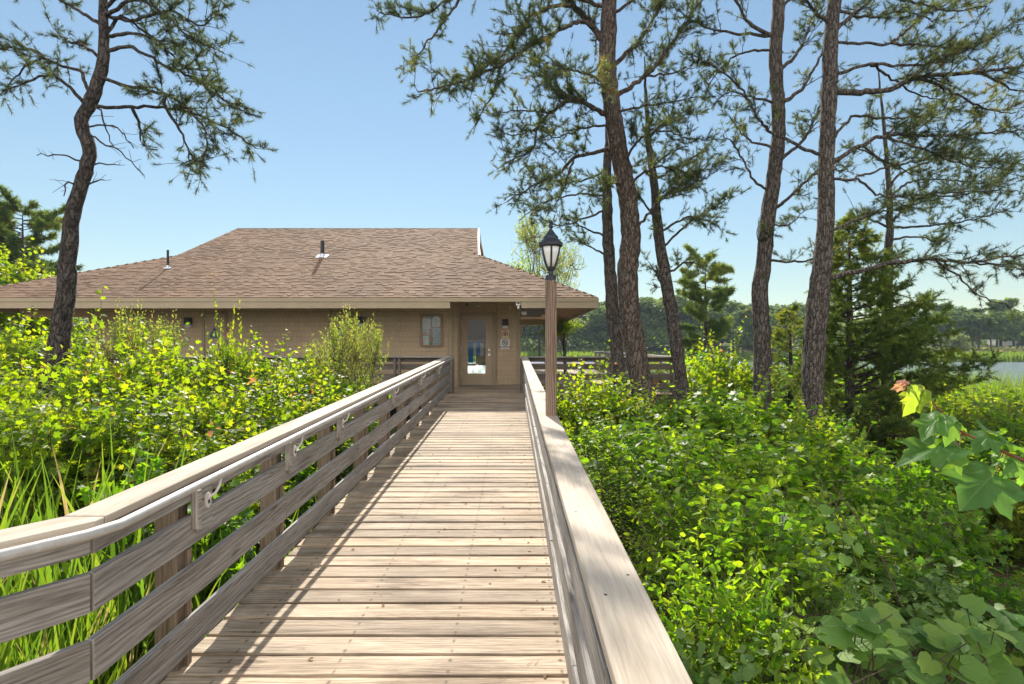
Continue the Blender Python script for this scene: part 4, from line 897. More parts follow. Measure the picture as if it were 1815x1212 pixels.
class Pine:
    def __init__(s): s.w = MB(); s.tw = s.w; s.tp = []; s.td = []; s.tt = []; s.known = []
    def note(s, Q): s.known += [(CX+q[0]/q[1]*F, HY-(q[2]-EYE)/q[1]*F, q[1]) for q in Q]
    def trunk(s, pts, d, lean=0.0, n=16):
        P = np.array([at(x, y, d) for x, y, w in pts]); R = np.array([w*.84/2/F*d for x, y, w in pts])
        P[:, 1] += lean*(P[:, 2]-P[0, 2])
        Q = spline(P, 0.16); R2 = np.interp(np.linspace(0, 1, len(Q)), np.linspace(0, 1, len(P)), R)
        g = Q[0].copy(); g[2] = float(gz(g[0], g[1]))-0.1
        Q = np.vstack([g, (g+Q[0])/2, Q]); R2 = np.concatenate([[R2[0]*1.35, R2[0]*1.12], R2])
        Q[1:-1] += rng.normal(0, 0.006, Q[1:-1].shape)
        s.w.tube(Q, R2, n, wob=0.05); s.note(Q); s.base = g; return s
    def branch(s, px, d, depth=0.0, r0=0.035, dens=1.0, bare=0.25, tint=0.4, sag=0.0, tuft=True, l2=1.0):
        k = len(px); tt = np.linspace(0, 1, k); px = [tuple(map(float, p_)) for p_ in px]
        if s.known:
            K = np.array(s.known); dd0 = np.hypot(K[:, 0]-px[0][0], K[:, 1]-px[0][1]); j = int(np.argmin(dd0)); d = K[j, 2]; px[0] = (K[j, 0], K[j, 1])
        P = np.array([at(x, y, d+depth*t_**1.2) for (x, y), t_ in zip(px, tt)])
        Q = spline(P, 0.10); n_ = len(Q); t = np.linspace(0, 1, n_)
        Q[1:] += rng.normal(0, 0.012, Q[1:].shape)
        s.w.tube(Q, r0*.78*(1-0.80*t)+0.004, 8, wob=0.06); s.note(Q)
        T = norm(np.gradient(Q, axis=0)); L_b = np.sum(np.linalg.norm(np.diff(Q, axis=0), axis=1))
        for i in range(n_):
            if t[i] < bare or rng.random() > 0.92*dens: continue
            for _ in range(1 if rng.random() < .45 else 2):
                side = norm(np.cross(T[i], (0, 0, 1)))*rng.choice((-1, 1)); dr = norm(T[i]*0.55+side*rng.uniform(.3, 1.0)+np.array((0, 0, rng.normal(0.15, .45))))
                L2 = l2*rng.uniform(.25, .75)*(1.0-0.45*t[i])*min(1.3, .5+L_b/3); m_ = max(3, int(L2/.11))
                q = [Q[i]]; dd = dr.copy()
                for j in range(m_): dd = norm(dd+rng.normal(0, .16, 3)+np.array((0, 0, .03-sag*.1))); q.append(q[-1]+dd*L2/m_)
                q = np.array(q); s.tw.tube(q, np.linspace(max(.004, r0*.28*(1-.5*t[i])), .0028, len(q)), 4, cap=False)
                if not tuft: continue
                tn0 = tint-.12+rng.normal(0, .12)
                for j in range(1, len(q)):
                    for _2 in range(3 if j < len(q)-1 else 1):
                        if rng.random() > .72*dens and j < len(q)-1: continue
                        d3 = norm(dd*.5+rng.normal(0, .6, 3)+np.array((0, 0, .25))) if j < len(q)-1 else dd
                        l3 = rng.uniform(.05, .20); e_ = q[j]+d3*l3
                        if l3 > .07: s.tw.tube([q[j], (q[j]+e_)/2+rng.normal(0, .008, 3), e_], [.0035, .003, .0025], 3, cap=False)
                        s.tp.append(e_); s.td.append(d3); s.tt.append(tn0+rng.normal(0, .12))
                        if rng.random() < .55: s.tp.append(q[j]+d3*l3*.5); s.td.append(d3); s.tt.append(tn0+rng.normal(0, .1))
        return s
    def build(s, label, bark, group='tall pines by the building', needles=30, length=0.09, mat='needle', cap_t=.9):
        o = s.base; t = thing('pine_tree', label, 'pine tree', o, group)
        s.w.v = [(a-o[0], b_-o[1], c-o[2]) for a, b_, c in s.w.v]; link('trunk', s.w.mesh('trunk', M[bark], True), t)
        if s.tp:
            V, T, C = tufts(np.array(s.tp)-o, np.array(s.td), needles, length, np.clip(np.array(s.tt), 0, 1))
            link('crown', fast_mesh('crown', V, T, M[mat], C), t)
        return t

p = Pine().trunk([(90, 690, 42), (103, 620, 39), (112, 560, 37), (118, 500, 35), (122, 440, 33), (130, 380, 31), (143, 330, 28), (155, 290, 27), (158, 262, 26), (148, 235, 25), (144, 213, 25), (155, 190, 25), (168, 160, 23), (180, 125, 20), (185, 80, 17), (184, 30, 15), (182, -40, 12), (180, -130, 6)], 9.0)
for b_ in (([(193, 63), (248, 60), (289, 81), (323, 115), (370, 127)], .3), ([(190, 92), (219, 82), (254, 95), (300, 121), (346, 139), (398, 179), (456, 208)], -.4), ([(170, 189), (231, 188), (289, 190), (346, 202), (404, 228), (453, 262)], .5), ([(180, 139), (242, 156), (289, 165), (323, 185), (365, 235), (358, 300)], -.5), ([(289, 165), (300, 200), (325, 240), (340, 290)], .2),
            ([(158, 172), (150, 140), (141, 124), (110, 118), (78, 104), (46, 118), (4, 167)], .3), ([(150, 180), (118, 150), (90, 130), (50, 145), (15, 160)], -.6), ([(185, 23), (242, 35), (300, 17), (358, 46), (392, 6)], .2), ([(185, 15), (230, -15), (300, -40), (370, -30)], -.5), ([(180, 45), (140, 20), (90, -10), (50, -30)], .4), ([(184, 30), (250, 0), (330, 60), (370, 85)], -.8), ([(230, 188), (245, 215), (250, 250)], .3), ([(180, 110), (150, 80), (120, 70), (100, 60)], .3), ([(78, 104), (60, 90), (20, 85), (-10, 90)], .1), ([(182, 60), (215, 30), (260, 60), (310, 80)], .6)):
    p.branch(b_[0], 9.0, b_[1], .034, 0.8, .32, .38)
for b_ in ([(150, 288), (120, 277), (62, 272)], [(142, 330), (120, 322), (114, 345)], [(165, 232), (215, 270), (255, 312)], [(158, 285), (180, 290), (212, 293)], [(148, 325), (170, 320), (185, 318)], [(165, 215), (200, 225), (240, 262)], [(165, 190), (180, 205), (200, 260)]):
    p.branch(b_, 9.0, rng.uniform(-.4, .4), .016, .55, .3, tuft=False, l2=.55)
p.build('dark crooked pine with an S-bent trunk leaning over the shrubs', 'bark_dark')

p = Pine().trunk([(1142, 715, 50), (1130, 640, 47), (1119, 580, 45), (1113, 520, 43), (1113, 470, 42), (1118, 420, 41), (1115, 370, 39), (1105, 310, 37), (1093, 250, 37), (1086, 200, 35), (1080, 150, 35), (1076, 100, 35), (1078, 50, 31), (1080, 0, 28), (1080, -90, 22), (1078, -200, 12)], 11.0)
for b_, dp, r, tn in (([(1075, 90), (1056, 52), (1028, 21), (1004, 0), (970, -45)], .6, .09, .4), ([(1035, 20), (1007, 10), (952, 21), (910, 69), (883, 104), (834, 132)], -1.6, .05, .45), ([(1060, 50), (1032, 38), (994, 52), (938, 83), (890, 114), (834, 139), (789, 152), (742, 163)], -2.5, .05, .55), ([(1078, 212), (1032, 180), (987, 163), (962, 128), (945, 107)], .4, .055, .4), ([(1075, 204), (1018, 177), (973, 201), (952, 225), (945, 263), (897, 288)], -.6, .05, .45), ([(1085, 268), (1060, 268), (1018, 281), (987, 308), (938, 333), (900, 356)], -.4, .05, .42),
                 ([(1088, 120), (1132, 73), (1160, 28), (1177, 0), (1195, -50)], .4, .06, .4), ([(1098, 180), (1143, 135), (1181, 90), (1208, 52), (1240, 7), (1262, -30)], .6, .06, .45), ([(1095, 200), (1140, 188), (1195, 180), (1240, 170)], -.6, .03, .4), ([(1100, 300), (1128, 252), (1170, 232), (1222, 246)], -1.6, .03, .35), ([(1110, 330), (1150, 300), (1200, 300), (1240, 320)], .5, .03, .45), ([(1116, 420), (1165, 360), (1220, 320), (1260, 290)], .9, .035, .45),
                 ([(1078, 20), (960, -20), (820, -10), (740, 30), (672, 22)], -.6, .05, .55), ([(820, -10), (770, 60), (730, 110)], -.6, .03, .6), ([(890, 114), (870, 170), (850, 205)], -.2, .025, .6), ([(952, 225), (925, 240), (890, 235)], -.2, .02, .5), ([(1082, 150), (1040, 130), (1000, 125), (960, 150)], -1.2, .03, .5), ([(1080, 30), (1120, 0), (1150, -30)], -.5, .04, .4), ([(1085, 150), (1062, 150), (1050, 140)], -1.5, .02, .8), ([(1085, 220), (1045, 225), (1000, 240), (960, 250)], .8, .03, .45), ([(1143, 135), (1190, 130), (1230, 120)], .4, .025, .4), ([(973, 201), (930, 195), (880, 200)], .2, .025, .55), ([(1018, 281), (1000, 330), (980, 370)], .2, .025, .45), ([(1105, 320), (1070, 330), (1050, 350)], -.9, .02, .5)):
    p.branch(b_, 11.0, dp, r, .9, .2, tn)
p.build('thick twisting pine trunk with flaky reddish bark, nearest the lamp post', 'bark_red')

p = Pine().trunk([(1100, 685, 27), (1093, 620, 27), (1086, 550, 27), (1081, 480, 25), (1078, 420, 23), (1076, 360, 21), (1076, 300, 17), (1078, 240, 12), (1080, 170, 7), (1083, 90, 2)], 12.8)
for b_, dp in (([(1077, 370), (1040, 385), (990, 400), (950, 380)], .5), ([(1078, 420), (1040, 405), (1000, 385)], -.5), ([(1075, 300), (1030, 320), (970, 320), (930, 300)], .6), ([(1076, 330), (1110, 300), (1140, 290)], .8), ([(1080, 450), (1050, 440), (1025, 425)], .6), ([(1076, 350), (1020, 345), (960, 360), (920, 390)], -.3)):
    p.branch(b_, 12.8, dp, .03, .75, .3, .5)
p.build('slimmer straight pine trunk just behind the thick twisting one', 'bark')
p = Pine().trunk([(1210, 695, 27), (1200, 625, 27), (1191, 560, 26), (1181, 500, 25), (1171, 440, 22), (1165, 390, 19), (1160, 330, 16), (1152, 270, 12), (1146, 190, 7), (1142, 100, 2)], 12.0)
for b_, dp in (([(1172, 440), (1215, 400), (1260, 370), (1295, 350)], .3), ([(1165, 385), (1130, 345), (1110, 330)], .4), ([(1164, 350), (1220, 330), (1275, 300)], -.5), ([(1178, 490), (1215, 465), (1245, 470)], .5), ([(1160, 320), (1210, 290), (1255, 262)], .3), ([(1155, 290), (1190, 270), (1220, 260)], -.7), ([(1168, 410), (1220, 385), (1275, 400)], -.4), ([(1187, 535), (1165, 490), (1150, 465)], .3), ([(1150, 250), (1180, 215), (1230, 200)], .4)):
    p.branch(b_, 12.0, dp, .032, .9, .25, .45)
p.build('thin leaning pine with lichen spots right of the thick twisting one', 'bark')

p = Pine().trunk([(1350, 705, 36), (1351, 620, 35), (1347, 520, 33), (1354, 464, 32), (1359, 408, 31), (1364, 365, 30), (1373, 300, 29), (1379, 236, 27), (1379, 185, 26), (1375, 129, 26), (1375, 77, 25), (1379, 26, 23), (1381, -40, 20), (1384, -170, 10)], 11.0)
for b_, dp, r in (([(1359, 339), (1337, 318), (1312, 275), (1299, 253), (1280, 240)], -.5, .03), ([(1384, 129), (1406, 103), (1432, 56), (1446, 10)], .5, .05), ([(1389, 189), (1419, 159), (1453, 103), (1470, 60)], .8, .05), ([(1390, 285), (1423, 249), (1449, 197), (1480, 150)], .9, .045), ([(1375, 385), (1406, 343), (1449, 305), (1500, 300)], .8, .045), ([(1370, 62), (1329, 41), (1303, 0), (1290, -40)], -.3, .05), ([(1368, 58), (1286, 56), (1234, 39), (1195, 13)], .3, .035), ([(1370, 86), (1329, 90), (1286, 112), (1255, 150)], -.4, .03), ([(1352, 455), (1342, 420), (1345, 385)], -.2, .012), ([(1378, 466), (1440, 461), (1480, 450)], .6, .03), ([(1379, 190), (1330, 170), (1290, 165), (1260, 190)], -.5, .03), ([(1385, 20), (1410, -10), (1440, -40)], .4, .04), ([(1375, 260), (1340, 255), (1315, 235), (1290, 200)], .6, .03), ([(1360, 400), (1395, 400), (1430, 370)], .8, .02)):
    p.branch(b_, 11.0, dp, r, .62, .3, .5)
p.build('tall straight pine trunk, left one of the pair right of the lamp', 'bark')
p = Pine().trunk([(1439, 745, 40), (1441, 660, 42), (1444, 600, 44), (1449, 540, 43), (1456, 480, 38), (1461, 430, 33), (1464, 380, 32), (1464, 320, 31), (1466, 250, 31), (1469, 180, 31), (1471, 120, 28), (1473, 60, 27), (1479, 0, 25), (1483, -60, 22), (1486, -180, 10)], 9.5)
for b_, dp, r, tn in (([(1478, 60), (1518, 21), (1543, 0), (1575, -35)], .4, .045, .5), ([(1476, 79), (1578, 79), (1629, 79), (1706, 86), (1758, 64), (1830, 20)], .7, .028, .55), ([(1476, 127), (1543, 112), (1603, 118), (1668, 107), (1715, 86), (1770, 60)], -.4, .035, .45), ([(1478, 169), (1565, 161), (1629, 137), (1736, 127), (1815, 116), (1870, 105)], -.2, .065, .6), ([(1472, 292), (1526, 258), (1569, 240), (1638, 240), (1715, 238), (1830, 230)], .5, .045, .45), ([(1472, 258), (1509, 210), (1569, 210), (1629, 206), (1700, 190)], .9, .03, .6), ([(1470, 326), (1518, 318), (1552, 343), (1586, 348), (1715, 339), (1801, 339)], .3, .025, .4), ([(1465, 412), (1526, 386), (1573, 373), (1620, 360)], .8, .03, .45), ([(1462, 498), (1509, 485), (1569, 468), (1655, 459), (1715, 464), (1830, 450)], -.3, .055, .4), ([(1655, 459), (1700, 490), (1730, 520), (1790, 545)], -.2, .02, .35), ([(1715, 464), (1770, 470), (1820, 480)], -.3, .02, .45), ([(1458, 272), (1389, 245), (1346, 215), (1329, 180), (1303, 146), (1264, 116), (1217, 94)], -.6, .035, .45), ([(1465, 45), (1440, 15), (1425, -20)], -.3, .05, .5),
                      ([(1578, 79), (1610, 50), (1650, 20), (1700, -5)], .5, .025, .6), ([(1629, 137), (1690, 165), (1740, 190), (1800, 200)], .4, .03, .8), ([(1736, 127), (1780, 150), (1830, 170)], .3, .025, .85), ([(1560, 0), (1620, 5), (1690, 20), (1750, 10)], .2, .025, .7), ([(1569, 240), (1640, 265), (1700, 290), (1780, 300)], -.4, .025, .4), ([(1543, 112), (1570, 130), (1620, 165), (1680, 180)], .6, .025, .7), ([(1480, 20), (1540, 30), (1600, 20), (1660, 40)], .8, .03, .6), ([(1526, 258), (1570, 285), (1620, 310)], .5, .02, .45), ([(1500, 300), (1560, 300), (1630, 285), (1720, 270)], .6, .022, .5)):
    p.branch(b_, 9.5, dp, r, .72, .3, tn, l2=1.0)
p.build('tall straight pine with plated bark and long limbs reaching toward the lake', 'bark')
p = Pine().trunk([(1572, 700, 24), (1573, 520, 22), (1577, 386, 18), (1574, 310, 14), (1568, 240, 9), (1562, 180, 6), (1556, 110, 2)], 13.5)
for b_, dp in (([(1580, 390), (1629, 352), (1715, 343), (1800, 300)], .5), ([(1574, 335), (1595, 309), (1672, 279), (1740, 285), (1830, 292)], -.3), ([(1576, 350), (1620, 320), (1700, 320), (1780, 330)], .6), ([(1576, 400), (1640, 400), (1720, 390), (1790, 370)], -.3), ([(1572, 300), (1540, 270), (1500, 260)], .5), ([(1568, 240), (1600, 220), (1650, 215)], .4), ([(1575, 430), (1620, 420), (1670, 430)], .2), ([(1577, 400), (1540, 390), (1510, 400)], .4)):
    p.branch(b_, 13.5, dp, .035, .7, .3, .5)
p.build('slender pine rising out of the dark cedar behind the long limbs', 'bark_dark')

# ---------------------------------------------------------------- cedar and smaller conifers
def conifer(name, label, cat, base, H, reach, seed, mat='cedar', skew=(0, 0), nb=90, length=.07, tint=.35, group=None, bare=.06, tr=.09, nn=16, l0=1.0, td=1.0, wd=.012, prof='cone'):
    global rng
    keep = rng; rng = np.random.default_rng(seed)
    w = MB(); w.tube([(0, 0, -.2), (0.02, 0, H*.5), (0, 0, H)], [tr, tr*.6, .01], 10, wob=.04); tw = w; tp, td_, tt = [], [], []
    for i in range(nb):
        h = H*(bare+(1-bare)*(i+rng.random())/nb); a = rng.uniform(0, 2*math.pi)
        L_b = (reach*(1-(h/H)**1.3) if prof == 'cone' else reach*math.sqrt(max(.02, 1-((h/H-.68)/.42)**2)))*rng.uniform(.5, 1.1)+.12; dv = np.array((math.cos(a), math.sin(a), rng.uniform(-.05, .35))); L_b *= 1+skew[0]*dv[0]+skew[1]*dv[1]
        q = [np.array((0, 0, h))]; m_ = max(3, int(L_b/.12)); dd = norm(dv)
        for j in range(m_): dd = norm(dd+rng.normal(0, .09, 3)+np.array((0, 0, .02))); q.append(q[-1]+dd*L_b/m_)
        q = np.array(q); tw.tube(q, np.linspace(.004+.010*L_b, .003, len(q)), 4, cap=False)
        t0 = tint+rng.normal(0, .12)
        for j in range(1, len(q)):
            if j < len(q)*.3*l0: continue
            for _ in range(3):
                if rng.random() > td: continue
                d3 = norm(dd*.7+rng.normal(0, .6, 3)); l3 = rng.uniform(.08, .30)*min(1, .5+L_b)
                for k in np.linspace(.3, 1, 4): tp.append(q[j]+d3*l3*k); td_.append(norm(d3+rng.normal(0, .35, 3))); tt.append(t0+rng.normal(0, .13)+(.25 if h > H*.8 else 0))
    t = thing(name, label, cat, base, group); link('trunk', w.mesh('trunk', M['bark_dark'], True), t)
    V, T, C = tufts(np.array(tp), np.array(td_), nn, length, np.clip(np.array(tt), 0, .9), wd, .8); link('crown', fast_mesh('crown', V, T, M[mat], C), t)
    rng = keep; return t
def gp(px, d): x = px_x(px, d); return (x, d, float(gz(x, d)))
b0 = gp(1505, 12.0); conifer('cedar_tree', 'broad dark green cedar behind the two tall straight pines', 'cedar tree', b0, px_z(385, 12)-b0[2], 2.35, 5, skew=(.38, 0), nb=240, tint=.42, tr=.13, length=.085, wd=.012, bare=.02)
b0 = gp(1400, 14.0); conifer('cedar_tree', 'yellowish smaller cedar filling the gap between two straight pine trunks', 'cedar tree', b0, px_z(545, 14)-b0[2], 1.2, 6, nb=80, tint=.62)
b0 = gp(1765, 7.3); conifer('juniper_bush', 'low yellow green juniper bush by the bare soil strip', 'juniper', b0, .85, .95, 8, 'juniper', nb=110, length=.06, tint=.5, tr=.03, nn=18, l0=.4)
b0 = gp(1250, 30.0); conifer('pine_tree', 'small bushy pine standing beyond the porch, left of the straight pine pair', 'pine tree', b0, px_z(455, 30)-b0[2], 1.5, 9, 'cedar', td=.8, nb=60, length=.26, wd=.03, prof='round', tint=.35, tr=.16, bare=.35, nn=14)
b0 = gp(40, 25.0); conifer('pine_tree', 'dark rounded pine rising behind the far roof corner', 'pine tree', b0, px_z(372, 25)-b0[2], 2.4, 10, 'cedar', td=.7, nb=80, length=.24, wd=.03, prof='round', tint=.25, tr=.2, bare=.45, nn=14)
b0 = gp(-60, 27.0); conifer('pine_tree', 'dark pine cut by the picture edge behind the far roof corner', 'pine tree', b0, px_z(385, 27)-b0[2], 3.0, 12, 'needle', nb=80, length=.24, wd=.03, prof='round', tint=.25, tr=.2, bare=.4, nn=14)

# ---------------------------------------------------------------- shrubs
LEAF = {'maple': MAPLE, 'oval': OVAL, 'bay': BAYL, 'grape': GRAPE}
def shrub_meshes(kind, mat, seed, H=2.0, R=1.0, shoots=230, leaves=13, size=.085, sl=(.28, .55), tip_red=0.0, up=.5, tint=(.15, .8), flat=.55, zmin=.08):
    g = np.random.default_rng(seed); st = MB(); pos, tip, nrm, siz, tn = [], [], [], [], []
    lobes = [(g.uniform(-.55, .55)*R, g.uniform(-.55, .55)*R, H*g.uniform(.35, .78), g.uniform(.35, .62)*R) for _ in range(9)]
    roots = [(g.uniform(-.2, .2), g.uniform(-.2, .2)) for _ in range(6)]
    for i, lb in enumerate(lobes):
        r = roots[i % 6]; c = np.array(lb[:3]); m_ = np.array((r[0]*1.5+lb[0]*.25, r[1]*1.5+lb[1]*.25, lb[2]*.5)); st.tube(spline([(r[0], r[1], -.15), m_, c], .2), np.linspace(.026, .008, len(spline([(r[0], r[1], -.15), m_, c], .2))), 6, cap=False)
    for i in range(shoots):
        lb = lobes[g.integers(len(lobes))]; v = g.normal(0, 1, 3); v /= np.linalg.norm(v); v[2] = v[2]*.8+.12
        c = np.array(lb[:3]); p0 = c+v*lb[3]*g.uniform(.45, 1.0)*np.array((1, 1, .85))
        if p0[2] < zmin*H: continue
        dr = v*.65+np.array((0, 0, up))+g.normal(0, .3, 3); dr /= np.linalg.norm(dr); L_s = g.uniform(*sl)
        if g.random() < .10: L_s *= 1.5; dr = norm(dr+np.array((0, 0, 1.0)))
        k = leaves+g.integers(-3, 4); tt = np.linspace(.12, 1, k); bend_ = g.normal(0, .12, 3)
        bend_[2] -= .28*(1-up); q = p0+dr*L_s*tt[:, None]+bend_*(tt**2)[:, None]*L_s
        if g.random() < .5: st.tube([c, (c+p0)/2+g.normal(0, .03, 3), p0, q[k//2], q[-1]], [.006, .005, .004, .003, .002], 4, cap=False)
        else: st.tube([p0, q[k//2], q[-1]], [.004, .003, .002], 4, cap=False)
        sd = norm(np.cross(dr, (0, 0, 1))+1e-4)
        sgn = np.where(np.arange(k) % 2 == 0, 1, -1)[:, None]; a = g.uniform(.6, 1.1, (k, 1))
        t_ = dr*.45+sd*sgn*a+g.normal(0, .28, (k, 3)); t_[:, 2] -= .22
        n_ = np.array((0, 0, flat))+g.normal(0, .38, (k, 3))+v*.12
        pos.append(q+norm(t_)*size*.25); tip.append(t_); nrm.append(n_); siz.append(size*g.uniform(.65, 1.2, k)*(1-.35*tt**3))
        b_ = g.uniform(*tint); tv = np.clip(b_+g.normal(0, .10, k)+.12*tt**2, 0, .88)
        if g.random() < tip_red: tv[-3:] = g.uniform(.92, 1, 3)
        tn.append(tv)
    V, T, C = stamp(LEAF[kind], np.concatenate(pos), np.concatenate(tip), np.concatenate(nrm), np.concatenate(siz), np.concatenate(tn))
    kz = H/np.percentile(V[:, 2], 98.5); V[:, 2] *= kz; st.v = [(a, b_, c*kz) for a, b_, c in st.v]
    return fast_mesh('foliage', V, T, M[mat], C), st.mesh('stems', M['stem'])
PROTO = {
 'mapleA': shrub_meshes('maple', 'maple', 11, tip_red=.09, shoots=300, leaves=12, size=.10, flat=.55, sl=(.35, .7), tint=(0, .75)), 'mapleB': shrub_meshes('maple', 'maple', 12, tip_red=.06, shoots=310, leaves=12, size=.094, flat=.5, sl=(.35, .7), tint=(.05, .8)), 'mapleC': shrub_meshes('maple', 'maple', 13, tip_red=.02, shoots=290, leaves=12, size=.108, tint=(.05, .8), flat=.5, sl=(.35, .7)),
 'greenA': shrub_meshes('maple', 'green', 21, shoots=190, leaves=10, size=.135, tint=(0, .9), flat=.6, sl=(.35, .7)), 'greenB': shrub_meshes('maple', 'green', 22, shoots=220, leaves=11, size=.10, tint=(.05, 1.0), flat=.55, sl=(.35, .7)),
 'ovalA': shrub_meshes('oval', 'green', 31, shoots=160, size=.15, tint=(.2, 1.0), sl=(.45, .9), leaves=12, flat=.3, zmin=.34, up=.7), 'ovalB': shrub_meshes('oval', 'green', 32, shoots=190, leaves=12, size=.105, tint=(.15, .95), sl=(.45, .85), flat=.35, zmin=.3, up=.6),
 'fine': shrub_meshes('bay', 'green', 61, shoots=240, leaves=18, size=.065, tint=(.1, .8), sl=(.3, .6), flat=.4, up=.7),
 'broad': shrub_meshes('grape', 'vine', 62, shoots=110, leaves=7, size=.15, tint=(.1, 1.0), sl=(.35, .7), flat=.7, up=.3),
 'bay': shrub_meshes('bay', 'bay', 41, R=1.0, shoots=230, leaves=13, size=.085, sl=(.15, .38), up=.6, tint=(.15, .85), flat=.15),
 'low': shrub_meshes('maple', 'green', 51, H=1.0, R=1.0, shoots=130, leaves=9, size=.12, tint=(.0, .6), up=.3, flat=.8),
}
NAMES = {'mapleA': 'maple_shrub', 'mapleB': 'maple_shrub', 'mapleC': 'maple_shrub', 'greenA': 'leafy_shrub', 'greenB': 'leafy_shrub', 'ovalA': 'leafy_shrub', 'ovalB': 'leafy_shrub', 'bay': 'bayberry_shrub', 'low': 'low_shrub', 'fine': 'leafy_shrub', 'broad': 'vine_shrub'}
CATS = {'maple_shrub': 'maple shrub', 'leafy_shrub': 'shrub', 'bayberry_shrub': 'bayberry shrub', 'low_shrub': 'shrub', 'vine_shrub': 'vine shrub'}
def shrub(kind, px, d, ytop, R, label, group, rot=None):
    b_ = gp(px, d); H = px_z(ytop, d)-b_[2]; u = 1.0 if kind == 'low' else 2.0
    ex = (0.42+1.2*R) if b_[0] > 0 else (-1.9-1.2*R)
    if 0 < b_[0] < ex or ex < b_[0] < 0: b_ = (ex, d, float(gz(ex, d)))
    nm = NAMES[kind]; t = thing(nm, label, CATS[nm], b_, group); f, s = PROTO[kind]
    link('foliage', f, t); link('stems', s, t)
    t.scale = (R, R, H/(u*0.98)); t.rotation_euler = (0, 0, rng.uniform(0, 6.28) if rot is None else rot); return t
GL, GR = 'shrubs between the boardwalk and the building', 'shrubs along the lake side of the boardwalk'
for a in (
 ('mapleA', 25, 8.5, 655, 0.97, 'yellow green maple shrub at the picture edge left of the leaning pine'),
 ('mapleB', 165, 7.6, 655, 0.84, 'maple shrub hugging the right side of the leaning pine trunk'),
 ('mapleC', 235, 8.2, 612, 0.84, 'bright maple shrub in front of the small dark window'),
 ('mapleA', 322, 8.6, 640, 0.88, 'maple shrub with red shoots below the lamp left of the triangle sign'),
 ('mapleB', 398, 9.2, 585, 0.37, 'tall maple shrub whose shoots reach up over the triangle sign'),
 ('mapleA', 470, 9.6, 622, 0.84, 'red tipped maple shrub between the triangle sign and the round sign'),
 ('mapleC', 545, 10.4, 648, 0.79, 'maple shrub below and left of the round teal sign'),
 ('mapleC', 310, 6.6, 690, 0.84, 'sunlit maple shrub, middle of the second row from the boardwalk'),
 ('mapleB', 425, 7.4, 668, 0.88, 'sunlit maple shrub in the second row, under the triangle sign door'),
 ('mapleA', 195, 5.9, 715, 0.79, 'large yellow maple shrub in the front row below the leaning pine'),
 ('mapleC', 50, 5.6, 715, 0.79, 'big leaved yellow maple shrub low at the picture edge above the tall grass'),
 ('mapleB', 350, 5.6, 755, 0.70, 'maple shrub leaning toward the long wooden cap rail, nearest the camera'),
 ('mapleB', 520, 8.2, 690, 0.79, 'maple shrub just left of the bayberry sprigs, mid distance along the ramp'),
 ('mapleA', 20, 12.5, 580, 1.06, 'tall maple shrub below the far left eave'),
 ('mapleC', 95, 13.0, 590, 1.06, 'bright shrub behind the leaning pine trunk under the eave'),
 ('mapleC', 60, 10.2, 665, 0.88, 'maple shrub in front of the short bit of pale railing'),
 ('bay', 205, 9.4, 556, 0.53, 'bayberry shrub with upright sprigs right of the leaning pine'),
 ('bay', 270, 10.2, 572, 0.53, 'bayberry shrub in front of the dark window and the corner board'),
 ('bay', 600, 10.8, 566, 0.44, 'bayberry shrub in front of the round teal sign'),
 ('bay', 655, 11.4, 577, 0.44, 'bayberry shrub nearest the notice case'),
 ('bay', 560, 11.2, 612, 0.40, 'shorter bayberry shrub left of the round teal sign'),
 ('low', 560, 6.6, 770, 0.79, 'low dark shrub under the rails at the middle of the ramp'),
 ('low', 640, 9.2, 705, 0.88, 'low shrub close to the far end of the pipe handrail'),
 ('low', 440, 4.7, 880, 0.70, 'low broad leaved plant under the rails beyond the second bracket'),
 ('low', 300, 4.6, 830, 0.79, 'low shaded shrub under the maple that leans on the cap rail'),
 ('greenB', 600, 9.8, 690, 0.79, 'small leaved green shrub below the bayberry sprigs'),
 ('greenA', 150, 6.0, 775, 0.79, 'shaded green shrub behind the tall grass near the picture edge'),
): shrub(*a, GL)
